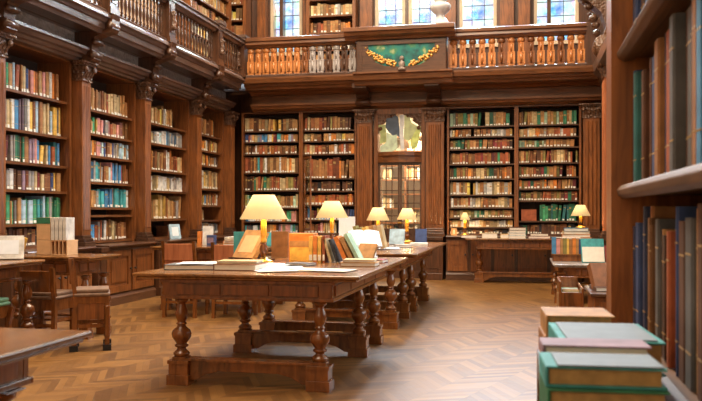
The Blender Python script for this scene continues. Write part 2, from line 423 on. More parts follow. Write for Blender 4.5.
LP = [(7.34, 7.56), (9.06, 9.265), (10.75, 10.945), (12.65, 12.845), (14.23, 14.43)]
for k, (a, bq) in enumerate(LP):
    pilaster(LEFT, a, bq, ['carved pilaster at the extreme left edge of the photo', 'pilaster between the leftmost and second wall bookcases', 'pilaster between the second and third wall bookcases',
        'pilaster between the third and fourth wall bookcases', 'pilaster in the back left corner of the room'][k], proud=.17, bproud=.42 if k < 4 else .24)
# entablature under the left gallery
GX0 = 5.0; GX1 = 14.58
gl_ = thing('gallery', 'long timber gallery running above the left wall bookcases', 'gallery', LEFT.at(GX0, 0, 3.06), LEFT.rz)
Wd = 13.95-GX0
def P3(pts): return [(-(d), z-3.06) for d, z in pts]
MB().prism(P3([(.05,3.062),(.11,3.065),(.12,3.09),(.16,3.10),(.17,3.13),(.22,3.14),(.24,3.18),(.27,3.19),(.27,3.22),(.2,3.23),(.1,3.24),(-.4,3.24),(-.4,3.062)]), 0, Wd+.3, 'x').build('architrave', M['cornice'], gl_)
f = MB().box(0, Wd+.3, -.06, .4, 3.24-3.06, 3.42-3.06); f.build('frieze', M['frieze'], gl_)
MB().prism(P3([(.06,3.42),(.12,3.42),(.14,3.43),(.36,3.43),(.38,3.395),(.43,3.39),(.44,3.43),(.47,3.44),(.475,3.51),(.50,3.52),(.51,3.56),(.55,3.57),(.55,3.60),(.535,3.63),(-.4,3.63),(-.4,3.42)]), 0, Wd, 'x').build('cornice', M['cornice'], gl_)
def bracket_mb(mb, x0, x1, d0, d1, z0, z1):
    """scrolled console, d = distance in front of the wall"""
    H = z1-z0; D = d1-d0
    pts = [(d0, z0), (d0+D*.25, z0), (d0+D*.42, z0+H*.1), (d0+D*.36, z0+H*.25), (d0+D*.25, z0+H*.38), (d0+D*.4, z0+H*.55), (d0+D*.75, z0+H*.68), (d0+D, z0+H*.78), (d0+D, z0+H), (d0, z0+H)]
    mb.prism([(-p, z) for p, z in pts], x0, x1, 'x')
    for dd, zz, rr_ in ((.33, .14, .13), (.85, .84, .12)):
        mb.lathe([(0, x0-.015), (H*rr_, x0-.01), (H*rr_, x1+.01), (0, x1+.015)], T=Matrix(((0,0,1,0),(1,0,0,-(d0+D*dd)),(0,1,0,z0+H*zz),(0,0,0,1))), seg=10)
for a, bq in LP[:-1]:
    br = MB(); c0 = (a+bq)/2-GX0
    br.prism([(.0,.003),(-.28,.003),(-.32,.03),(-.32,.10),(-.29,.14),(-.30,.24),(-.34,.30),(-.42,.33),(-.54,.35),(-.57,.39),(-.57,.50),(-.59,.565),(.0,.565)], c0-.09, c0+.09, 'x')
    for dd, zz, r_ in ((.29,.08,.05),(.32,.24,.035),(.53,.43,.05)):
        br.lathe([(0,c0-.105),(r_,c0-.10),(r_,c0+.10),(0,c0+.105)], T=Matrix(((0,0,1,0),(1,0,0,-dd),(0,1,0,zz),(0,0,0,1))), seg=12)
    br.box(c0-.04,c0+.04,-.60,-.2,.12,.5) if False else None; br.build('bracket', M['dark'], gl_)
MB().box(0, 15.5-GX0, -.45, .42, .57, .575).build('gallery_floor', M['dark_h'], gl_)

# baluster profiles
def baluster_mesh(kind):
    b = MB()
    if kind == 'slim':
        b.box(-.018,.018,-.018,.018,0,.05); b.box(-.018,.018,-.018,.018,.45,.5)
        b.lathe([(.010,.05),(.020,.07),(.012,.09),(.022,.16),(.024,.2),(.014,.28),(.011,.3),(.02,.31),(.011,.33),(.017,.38),(.011,.42),(.018,.44),(.014,.45)], seg=8)
    else:
        b.box(-.045,.045,-.03,.03,0,.04); b.box(-.05,.05,-.035,.035,.04,.22)
        b.box(-.05,.05,-.04,.04,.22,.245); b.box(-.038,.038,-.03,.03,.245,.40)
        b.lathe([(.030,.40),(.05,.42),(.052,.46),(.04,.49),(.02,.5)], seg=10, sy=.8)
        b.lathe([(.0,.0),(.012,.0),(.012,.15),(.0,.15)], cy=-.04, seg=6, T=T((0,0,.245)))
        b.lathe([(.0,.0),(.016,.0),(.016,.17),(.0,.17)], cy=-.045, seg=6, T=T((0,0,.045)))
    return b
def balustrade(F, x0, x1, d, z, n, kind, label, mats, hand=.17, group=None, H=.5, posts=None):
    t = thing('balustrade', label, 'railing', F.at(x0, -d, z), F.rz, group)
    w = x1-x0
    MB().prism([(-.06,0),(-.07,.03),(-.045,.05),(.045,.05),(.07,.03),(.06,0)], 0, w, 'x').build('bottom_rail', M['cornice'], t)
    zt = .05+H
    MB().prism([(-.05,zt),(-.07,zt+.03),(-.11,zt+.05),(-.10,zt+.10),(-.13,zt+.11),(-.13,zt+hand-.02),(-.1,zt+hand),(.1,zt+hand),(.13,zt+hand-.02),(.13,zt+.11),(.06,zt)], 0, w, 'x').build('handrail', M['cornice'] if kind == 'slim' else M['case_h'], t)
    protos = {}
    for i in range(n):
        x = w*(i+.5)/n; mt = mats[0] if kind == 'slim' else mats[min(len(mats)-1, int(i*len(mats)/n))] if len(mats) > 4 else mats[i % len(mats)]
        if mt not in protos:
            o = baluster_mesh(kind).build('baluster', M[mt], t, (x, 0, .05)); protos[mt] = o
        else:
            o = protos[mt].copy(); COL.objects.link(o); o.parent = t; o.location = (x, 0, .05)
        o.scale = (1 if kind == 'slim' else 1.25, 1, H/.5)
    return t
def newel(F, x, d, z, label, s=.19, H=.74):
    t = thing('newel_post', label, 'post', F.at(x, -d, z), F.rz)
    h = s/2
    b = MB().box(-h-.02, h+.02, -h-.02, h+.02, 0, .08); b.box(-h, h, -h, h, .08, H-.14); b.box(-h+.03, h-.03, -h-.012, -h, .14, H-.2); b.build('post', M['dark'], t)
    c = MB(); 
    for (a, bq, e) in ((0, .04, .015), (.04, .09, .035), (.09, .14, .05)): c.box(-h-e, h+e, -h-e, h+e, H-.14+a, H-.14+bq)
    c.build('cap', M['cornice'], t)
    k = MB(); k.lathe([(0,.0),(.05,.01),(.055,.04),(.03,.06),(.045,.12),(.03,.2),(.05,.24),(.02,.28),(0,.28)], seg=10, T=T((0,-h-.02,.18))); k.build('carved_drop', M['carved'], t)
    return t
nb = [7.45, 9.16, 10.85, 12.75]
lbl = ['slim spindle balustrade of left gallery above the leftmost bookcase', 'slim spindle balustrade of left gallery above the second bookcase',
       'slim spindle balustrade of left gallery above the third bookcase', 'short spindle balustrade at the back end of left gallery']
ends = nb + [13.86]
for i in range(4):
    balustrade(LEFT, ends[i]+.12, ends[i+1]-(.12 if i < 3 else .0), .45, 3.63, 14 if i < 3 else 8, 'slim', lbl[i], ['dark'], .14, H=.5)
    newel(LEFT, nb[i], .45, 3.63, ['newel post of left gallery above the photo left edge', 'newel post of left gallery above the pilaster between first two bookcases', 'newel post of left gallery above the second bookcase right edge', 'newel post of left gallery nearest the corner'][i])
newel(Frame((0, 13.97), 0), -5.05, 0, 3.63, 'corner newel post where left and back galleries meet', .2, .76)

# back wall ----------------------------------------------------------
BB = {'A': (-5.24, -4.079), 'B': (-4.077, -3.02), 'C': (-1.36, -.144), 'D': (-.142, .96)}
BS = {'A': [.805, 1.02, 1.275, 1.605, 1.938, 2.293, 2.519, 2.726],
      'B': [.805, 1.05, 1.33, 1.589, 1.823, 2.275, 2.516, 2.72],
      'C': [.805, .93, 1.10, 1.28, 1.508, 1.792, 2.056, 2.323, 2.548, 2.733],
      'D': [.805, 1.04, 1.4, 1.608, 1.818, 2.063, 2.342, 2.524, 2.734]}
BLAB = {'A': 'back wall bookcase in the left corner, behind the brightest lamp', 'B': 'back wall bookcase beside the glazed door, with an open glass leaf',
        'C': 'back wall bookcase just right of the glazed door', 'D': 'back wall bookcase furthest right, with rows of dark green sets'}
for k in BB:
    bookcase(BACK, *BB[k], BS[k], BLAB[k], top=3.055, depth=.4, header=.02, stile=.035, thin=True)
for k, n in (('A', 2), ('B', 2), ('C', 3), ('D', 2)):
    cabinet(BACK, BB[k][0], BB[k][1], {'A': 'low panelled cabinet under the back corner bookcase', 'B': 'low panelled cabinet under the bookcase left of glazed door',
        'C': 'low panelled cabinet under bookcase right of glazed door', 'D': 'low panelled cabinet behind the right reading bench'}[k], n, front=.25)
for (a, bq), l in (((-2.99, -2.71), 'back wall pilaster immediately left of the glazed door'), ((-1.73, -1.41), 'back wall pilaster immediately right of the glazed door'), ((.985, 1.26), 'back wall pilaster in the right corner')):
    pilaster(BACK, a, bq, l, proud=.14, bproud=.34)
# back gallery
gb = thing('gallery', 'timber gallery across the back wall above glazed door', 'gallery', (-5.0, YB, 3.06))
def P4(pts): return [(-(d), z-3.06) for d, z in pts]
MB().prism(P4([(.05,3.08),(.09,3.09),(.12,3.11),(.17,3.12),(.19,3.16),(.22,3.17),(.22,3.21),(.13,3.22),(.12,3.36),(.2,3.37),(.24,3.40),(-.4,3.40),(-.4,3.08)]), 0, 6.3, 'x').build('architrave', M['case_h'], gb)
MB().prism(P4([(.24,3.40),(.3,3.42),(.5,3.43),(.52,3.47),(.56,3.48),(.58,3.52),(.64,3.53),(.66,3.60),(.66,3.63),(-.4,3.63),(-.4,3.40)]), 0, 6.3, 'x').build('cornice', M['case_h'], gb)
MB().box(0, 6.3, -.6, .98, .57, .575).build('gallery_floor', M['dark_h'], gb)
for x in (-2.85, -1.57):
    q = MB(); bracket_mb(q, x+5-.12, x+5+.12, .12, .66, .06, .40); q.build('bracket', M['dark'], gb)
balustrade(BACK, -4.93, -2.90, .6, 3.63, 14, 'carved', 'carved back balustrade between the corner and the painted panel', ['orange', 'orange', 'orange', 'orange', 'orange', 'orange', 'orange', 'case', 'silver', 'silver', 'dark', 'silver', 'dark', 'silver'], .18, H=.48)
balustrade(BACK, -1.28, 1.0, .6, 3.63, 14, 'carved', 'carved back balustrade right of the painted panel', ['orange', 'orange', 'case'], .18, H=.48)
# painted panel box
pp_ = thing('painted_panel', 'teal painted balcony panel with gilt garlands, centre of back gallery', 'panel', (-2.06, 13.98, 3.55))
MB().prism([(-.66,.345),(-.70,.36),(-.72,.42),(-.78,.44),(-.80,.52),(-.84,.54),(-.84,.57),(-.66,.57)], 2.08, 3.80, 'x').build('projecting_cornice', M['case_h'], gb)
b_ = MB().box(-.81, .76, -.16, .16, .083, .63)
b_.build('panel_case', M['dark'], pp_, bevel=.01)
fr = MB()
fr.box(-.75, .75, -.20, -.16, .05, .10); fr.box(-.75, .75, -.20, -.16, .54, .59); fr.box(-.75, -.70, -.20, -.16, .10, .54); fr.box(.70, .75, -.20, -.16, .10, .54)
fr.prism([(-.70, .10), (-.70, .54), (-.60, .54), (-.57, .40), (-.46, .24), (-.3, .17), (0, .15), (.3, .17), (.44, .24), (.54, .40), (.57, .54), (.70, .54), (.70, .10)], -.19, -.162, 'y')
fr.build('panel_frame', M['dark_h'], pp_)
m, nt, b = new_mat('teal_painting')
N = nt.nodes.new; L = nt.links.new
tc = N('ShaderNodeTexCoord'); n1 = N('ShaderNodeTexNoise'); n1.inputs['Scale'].default_value = 4.5; n1.inputs['Detail'].default_value = 5; L(tc.outputs['Object'], n1.inputs['Vector'])
rp = ramp(nt, [(.38, (.0, .07, .07)), (.50, (.0, .20, .17)), (.58, (.05, .22, .10)), (.64, (.35, .42, .2)), (.70, (.4, .2, .08))])
L(n1.outputs['Fac'], rp.inputs[0]); L(rp.outputs[0], b.inputs['Base Color']); b.inputs['Roughness'].default_value = .5; M['paint'] = m
MB().box(-.62, .62, -.175, -.16, .15, .54).build('canvas', M['paint'], pp_)
g = MB()
for side in (-1, 1):
    g = MB()
    for i in range(60):
        a = i/60+R.random()*.02
        x = side*(.62 - .50*a) + R.uniform(-.03,.03); z = .50 - .31*a**.6 + R.uniform(-.05, .04)
        r = R.uniform(.014, .03)
        g.lathe([(0, -r), (r*.8, -r*.6), (r, 0), (r*.8, r*.6), (0, r)], seg=7, T=T((x, -.19, z)))
    g.build('gilt_garland', M['gold'], pp_)
g = MB(); g.lathe([(0,0),(.07,.0),(.06,.04),(.03,.06),(.06,.10),(.05,.14),(.02,.16),(.035,.18),(.04,.21),(.03,.24),(0,.25)], seg=12, T=T((0,-.22,.08))); g.build('carved_bust', M['frieze'], pp_)
MB().box(-.81,.76,-.12,.13,.632,.838).build('cap_block', M['case_h'], pp_)
MB().prism([(-.20,.63),(-.22,.66),(-.30,.70),(-.32,.75),(-.35,.76),(-.35,.82),(-.3,.84),(-.13,.84),(-.13,.63)], -1.0, .91, 'x').build('crown_moulding', M['case_h'], pp_)

# marble urn on the gallery
ur = MB().lathe([(0,0),(.16,0),(.17,.03),(.16,.07),(.13,.09),(.11,.13),(.07,.17),(.08,.21),(.13,.25),(.17,.30),(.18,.36),(.13,.40),(.09,.43),(.12,.47),(.15,.50),(.12,.52),(.06,.6),(.07,.68),(.03,.74),(0,.75)], seg=20)
tag(ur.build('urn', M['marble'], None, (-1.42, 13.98, 4.392)), 'white marble urn standing on the gallery crown moulding', 'urn')

# upper bookcases
bookcase(UBACK, -5.84, -5.42, [4.25, 4.6, 4.93, 5.26, 5.6], 'narrow gallery bookcase in the upper left corner', top=6.0, z0=3.9, depth=.04+.0, stile=.04, name='bookcase', header=.03) if False else None
def upper_case(F, x0, x1, label):
    t = bookcase(F, x0, x1, [4.0, 4.35, 4.69, 5.02, 5.34, 5.66], label, top=6.1, z0=3.64, depth=.3, stile=.06, header=.1); return t
U2 = Frame((0, 15.28), 0)
upper_case(U2, -5.86, -5.40, 'narrow upper bookcase in gallery corner beside the window')
upper_case(U2, -4.16, -3.18, 'wide upper bookcase on gallery between two windows')
UL = Frame((-5.68, 0), PI/2)
upper_case(UL, 13.1, 15.1, 'upper bookcase on the left gallery wall')
tag(MB().box(-.05,.05,-.05,.05,0,2.4).build('corner_post', M['stone'], None, (-5.91, 15.22, 3.64)), 'pale upright post in the upper gallery corner', 'post')
for i, (a, bq) in enumerate(((-5.22, -5.05), (-4.28, -4.2), (-3.13, -2.9), (-1.5, -1.28), (-.45, -.2), (-.12, .1))):
    w = bq-a; t = thing('pilaster', ['upper pilaster left of the far left gallery window', 'thin upper pilaster right of the far left gallery window', 'upper pilaster right of the wide upper bookcase',
        'upper pilaster behind the marble urn', 'upper pilaster right of the fourth gallery window', 'upper pilaster left of the rightmost gallery window'][i], 'pilaster', ((a+bq)/2, 15.49, 3.64))
    s = MB().box(-w/2, w/2, -.06, .095, .1, 4.7); s.box(-w/5, w/5, -.075, -.06, .2, 4.6); s.build('shaft', M['case'], t)
    MB().box(-w/2-.015, w/2+.015, -.08, .1, 0, .1).build('base_moulding', M['dark_h'], t)

# ------------------------------------------------------------------ glazed doorway
dw = thing('door_1', None, None, (-2.22, 14.6, 0), kind='structure')
j = MB()
j.box(-.47, -.40, -.05, .42, 0, 3.05); j.box(.40, .47, -.05, .42, 0, 3.05); j.box(-.40, .40, -.05, .42, 2.98, 3.078)
j.box(-.45, -.42, -.07, -.05, 0, 3.0); j.box(.42, .45, -.07, -.05, 0, 3.0)
j.build('door_frame', M['case'], dw)
for sx in (-1, 1):   # carved spandrels
    s = MB(); s.prism([(sx*x, z) for x, z in ((.40, 2.98), (.40, 2.62), (.37, 2.66), (.34, 2.78), (.27, 2.82), (.24, 2.9), (.12, 2.93), (.05, 2.98))], -.04, .02, 'y')
    for x, z, r in ((.35, 2.72, .035), (.27, 2.86, .03), (.15, 2.94, .025)):
        s.lathe([(0, -.02), (r, -.01), (r, .01), (0, .02)], seg=10, T=T((sx*x, -.05, z), rx=PI/2))
    s.build('spandrel', M['carved'], dw)
tr_ = MB(); 
arc = [(-.40, 0), (-.40, -.04), (-.28, -.10), (-.12, -.135), (0, -.145), (.12, -.135), (.28, -.10), (.40, -.04), (.40, 0)]
tr_.prism(arc, 2.16, 2.22, 'z'); tr_.prism([(x*1.0, y*1.3) for x, y in arc], 2.22, 2.29, 'z'); tr_.prism(arc, 2.10, 2.16, 'z')
tr_.build('transom', M['case_h'], dw)
MB().box(-.40, .40, .03, .04, 2.29, 2.98).build('fanlight_glass', M['glass'], dw)
for sx in (-1, 1):
    lf = MB(); x0, x1 = (-.40, -.003) if sx < 0 else (.003, .40)
    lf.box(x0, x0+.035, 0, .04, 0, 2.10); lf.box(x1-.035, x1, 0, .04, 0, 2.10)
    for z0, z1 in ((0, .12), (.80, .90), (2.05, 2.10)): lf.box(x0+.035, x1-.035, 0, .04, z0, z1)
    for k in range(1, 3): x = x0+.035+(x1-x0-.07)*k/3; lf.box(x-.008, x+.008, .005, .03, .90, 2.05)
    for k in range(1, 5): z = .9+1.15*k/5; lf.box(x0+.035, x1-.035, .005, .03, z-.008, z+.008)
    lf.box(x0+.035, x1-.035, .015, .03, .12, .80); lf.box(x0+.08, x1-.08, .0, .015, .18, .74)
    lo = lf.build('door_leaf', M['dark'], dw)
    MB().box(x0+.035, x1-.035, .032, .036, .90, 2.05).build('glass', M['glass'], lo)
    MB().lathe([(0,0),(.012,0),(.018,.02),(.02,.035),(0,.045)], seg=10, T=T((-sx*-.02, 0, 1.0), rx=PI/2)).build('handle', M['brass'], lo)
# stained glass pieces hanging in the fanlight
gm = {}
def sg(name, c, emit=0):
    if name not in gm: gm[name] = plain('fanlight_' + name, c, .35, 0, .35, 9)
    return gm[name]
fan = thing('stained_glass_panel', 'irregular stained glass panel of pale green, white and slate above the door', 'stained glass', (-2.22, 14.575, 2.2))
pieces = [('slate_piece', (.07, .10, .15), [(-.22,.74),(-.10,.78),(-.02,.70),(.0,.45),(.0,.28),(-.06,.34),(-.12,.32),(-.2,.40),(-.26,.5),(-.25,.64)]),
 ('olive_piece', (.42, .48, .20), [(-.39,.55),(-.26,.56),(-.25,.44),(-.24,.2),(-.37,.16),(-.35,.34)]),
 ('mint_piece', (.55, .68, .50), [(-.24,.40),(-.12,.33),(-.05,.35),(-.04,.05),(-.15,-.01),(-.34,-.03),(-.36,.1),(-.24,.2)]),
 ('white_piece', (.75, .80, .85), [(.0,.75),(.09,.76),(.07,.4),(.08,.05),(.03,.02),(.0,.3)]),
 ('pale_green_piece', (.55, .62, .34), [(.09,.74),(.17,.74),(.22,.58),(.33,.52),(.28,.36),(.16,.20),(.08,.26)]),
 ('lime_piece', (.60, .70, .22), [(.34,.52),(.39,.50),(.33,.1),(.22,.03),(.2,.22)]),
 ('peach_piece', (.68, .45, .28), [(.08,.25),(.16,.19),(.18,.06),(.09,.04)]),
 ('rose_piece', (.62, .40, .55), [(-.36,-.03),(-.15,-.015),(-.12,-.02),(-.2,-.07),(-.34,-.09)])]
for i, (nm, c, poly) in enumerate(pieces):
    MB().prism([(x, .10+z*.88) for x, z in poly], -.006*(i % 3)-.012, -.006*(i % 3)+.0, 'y').build(nm, sg(nm, c), fan)

# room beyond the door
struct('wall_beyond', MB().box(-4.0, -.6, 18.3, 18.4, 0, 3.6).box(-4.05, -3.95, 15.1, 18.35, 0, 3.6).box(-.65, -.55, 15.1, 18.35, 0, 3.6).box(-4, -.6, 15.1, 18.3, 3.5, 3.6), M['cream'])
bs = thing('shelving_unit', 'light oak shelving seen through the glazed door', 'shelving', (-2.3, 17.9, 0))
s = MB()
for x in (-.9, -.3, .3, .9): s.box(x-.02, x+.02, 0, .35, 0, 3.0)
s.build('upright', M['case'], bs)
for k in range(9):
    MB().box(-.9, .9, 0, .35, .3+.32*k, .33+.32*k).build('shelf', M['case'], bs)
FB = Frame((-2.3, 17.9), 0)
for k in range(8):
    for x0 in (-.88, -.28, .32):
        if R.random() < .8: fill_row(FB, x0, x0+.56, .33+.32*k, .28, P_CREAM, .05, None, full=R.uniform(.5, .97))
ol = bpy.data.lights.new('door_room_lamp', 'AREA'); ol.energy = 190; ol.color = (1, .9, .72); ol.size = 1.2; oo = bpy.data.objects.new('ceiling_lamp_light', ol); COL.objects.link(oo); oo.location = (-2.3, 16.8, 3.4)

# open glass cabinet leaf on bookcase B
lfr = thing('glazed_cabinet_door', 'narrow glazed door leaf standing open on the back bookcase', 'cabinet door', (-4.0, 14.53, .86), -1.0)
s = MB().box(0, .03, -.012, .012, 0, 1.36).box(.36, .39, -.012, .012, 0, 1.36)
for z0, z1 in ((0, .04), (.62, .65), (1.32, 1.36)): s.box(.03, .36, -.012, .012, z0, z1)
s.build('frame', M['case'], lfr); MB().box(.03, .36, -.002, .002, .04, 1.32).build('glass', M['glass'], lfr)

# ------------------------------------------------------------------ right wall
pilaster(RIGHT, -13.35, -13.0, 'rosy pilaster on right wall beneath the carved console', top=3.62, proud=.1, base=.78, bproud=.22, capH=.34, mat='pink', back=.07)
pilaster(RIGHT, -12.1, -11.8, 'rosy panelled pilaster on right wall holding a blue handle', top=3.1, proud=.05, base=.78, bproud=.1, capH=.2, mat='pink', back=.07)
cs = thing('console_bracket', 'large carved scroll console high on the right wall', 'bracket', RIGHT.at(-13.2, 0, 3.62), RIGHT.rz)
q = MB(); bracket_mb(q, -.16, .16, -.05, .42, 0, 1.2); q.build('scroll', M['carved'], cs)
q = MB()
for i in range(9): 
    r = R.uniform(.04, .09); q.lathe([(0,-r),(r*.8,-r*.5),(r,0),(r*.8,r*.5),(0,r)], seg=9, T=T((R.uniform(-.12,.12), -.12-.3*(i/9), .2+.1*i)))
q.build('carved_foliage', M['carved'], cs)
hd = MB().box(-.02, .02, -.03, 0, 0, .22).lathe([(0,0),(.03,0),(.03,.03),(0,.04)], seg=10, T=T((0,-.03,.2), rx=PI/2))
tag(hd.build('wall_handle', plain('blue_enamel', (.1, .2, .4), .3), None, RIGHT.at(-12.0, -.056, 2.12), RIGHT.rz), 'small blue handle fixed high on a right wall pilaster', 'handle')
struct('trim_1', MB().prism([(1.38, 3.3), (1.30, 3.3), (1.22, 3.42), (1.12, 3.5), (1.1, 3.63), (1.38, 3.63)], 3, 15, 'y'), M['cornice'])

# ------------------------------------------------------------------ books on shelves
def rows(F, case, shelves, top, pals, name, tm=.045, depth=.24, skip=(), nrow=0, label=True, indiv_rows=0, full={}, hv=(.66, .93), stile=.05, start={}):
    z = sorted(shelves); n = len(z)
    for r in range(n):        # r counts from the top
        i = n-1-r
        if r in skip: continue
        hm = (z[i+1]-.032 if i+1 < n else top) - z[i] - .008
        ind = r < indiv_rows
        hm2 = min(hm, .34) if i+1 == n else hm
        fill_row(F, case[0]+stile+start.get(r, 0), case[1]-stile, z[i]+.0005, hm2, pals[r % len(pals)], tm, '%s shelf down, %s' % (ORD[r], name), depth=depth, label=label, full=full.get(r, .985), indiv=ind, hvar=hv)
# near bookcase on the right -----------------------------------------
nbk = thing('bookcase', 'dark open bookcase filling the right edge, closest to the viewer', 'bookcase', NEAR.at(-2.72, 0, 0), NEAR.rz)
def nx(y): return -y + 2.72   # local x from world y
s = MB().box(-.03, .12, -.05, .5, 0, 3.2); s.build('side_panel', M['post'], nbk)
MB().box(.12, nx(.55), .38, .4, 0, 3.2).build('back_panel', M['back'], nbk)
for z in (.42, .84, 1.28, 1.70, 2.1):
    x1 = nx(.55); s = MB().box(.12, x1, .02, .38, z-.03, z)
    s.prism([(.02, z-.035), (-.015, z-.04), (-.03, z-.03), (-.035, z-.014), (-.025, z), (-.01, z+.005), (.02, z+.003)], .12, x1, 'x'); s.build('shelf', M['nearshelf'], nbk, bevel=.003)
MB().box(nx(.55), nx(.50), -.04, .5, 0, 3.2).build('side_panel', M['case'], nbk)
P_N1 = {'blue':4,'navy':5,'light brown':3,'brown':5,'dark brown':5,'olive':3,'red brown':2,'dark grey':2,'teal':1}
P_N2 = {'brown':6,'red brown':2,'light brown':5,'tan':2,'dark grey':2,'dark brown':6,'navy':3,'olive':2}
fill_row(NEAR, -2.58, -.75, 1.7055, .36, P_N1, .05, 'top shelf of nearest right bookcase', depth=.22, label=False, setb=.02, hvar=(.8, .95), gaps=False, indiv=True)
fill_row(NEAR, -2.58, -.75, 1.2855, .365, P_N1, .05, 'middle shelf of nearest right bookcase', depth=.22, label=False, setb=.02, hvar=(.85, .97), gaps=False, indiv=True)
fill_row(NEAR, -2.58, -.75, .8455, .39, P_N2, .05, 'lower shelf of nearest right bookcase', depth=.22, label=False, setb=.02, hvar=(.8, .97), gaps=False, indiv=True)

P_R6 = {'dark green':8, 'green':6, 'tan':1}
rows(LEFT, LB[0], LS[0], 3.0, [P_MIX, P_MIX, P_MIX, P_MIX, {'green':4,'dark green':3,'teal':2,'pale blue':2,'grey':2,'tan':1}, P_DARK], LNAME[0], tm=.052, indiv_rows=5, hv=(.72, .95))
rows(LEFT, LB[1], LS[1], 2.95, [P_WARM, P_MIX, P_MIX, P_MIX, {'teal':4,'blue':3,'tan':2,'grey':2,'white':1}, P_MIX, P_MIX], LNAME[1], tm=.05, skip=(5,))
rows(LEFT, LB[2], LS[2], 2.95, [P_CREAM, P_WHITE, P_WARM, P_WHITE, P_WARM], LNAME[2], tm=.055, skip=(5,), full={0:.75})
rows(LEFT, LB[3], LS[3], 2.95, [P_WARM, P_WARM, P_WARM, P_CREAM, P_MIX, P_OLIVE, P_WHITE], LNAME[3], tm=.05, full={0:.85, 5:.5})
rows(BACK, BB['A'], BS['A'], 3.0, stile=.038, pals=[P_WARM, P_MIX, P_WARM, P_WARM, P_LEATH, P_OLIVE, P_MIX, P_MIX], name='A', tm=.042, hv=(.78,.97))
rows(BACK, BB['B'], BS['B'], 3.0, stile=.038, pals=[P_LEATH, P_WARM, P_WARM, P_BIG, P_DARK, P_BIG, P_MIX, P_MIX], name='B', tm=.044, hv=(.78,.97))
rows(BACK, BB['C'], BS['C'], 3.0, stile=.038, pals=[P_OLIVE, P_WARM, P_LEATH, {'red brown':6,'maroon':4,'green':1,'light brown':4}, P_LEATH, P_CREAM, P_WARM, P_OLIVE, P_CREAM, P_DARK], name='C', tm=.042, hv=(.82,.98))
rows(BACK, BB['D'], BS['D'], 3.0, stile=.038, pals=[P_OLIVE, P_WARM, P_OLIVE, P_LEATH, P_LEATH, P_LEATH, P_LEATH, P_GREEN, P_DARK], start={7:.36}, name='D', tm=.042, hv=(.82,.98))
for F, c in ((U2, (-5.86, -5.40)), (U2, (-4.16, -3.18)), (UL, (13.1, 15.1))):
    rows(F, c, [4.0, 4.35, 4.69, 5.02, 5.34, 5.66], 6.0, [P_CREAM, P_WARM], 'u', tm=.05, depth=.2, stile=.065)
st = STUFF.build('shelved_books', PMATS)
tag(st, 'dense rows of old books filling the farther wall bookcases', 'books', kind='stuff')
print('individual shelf books', N_IND[0])

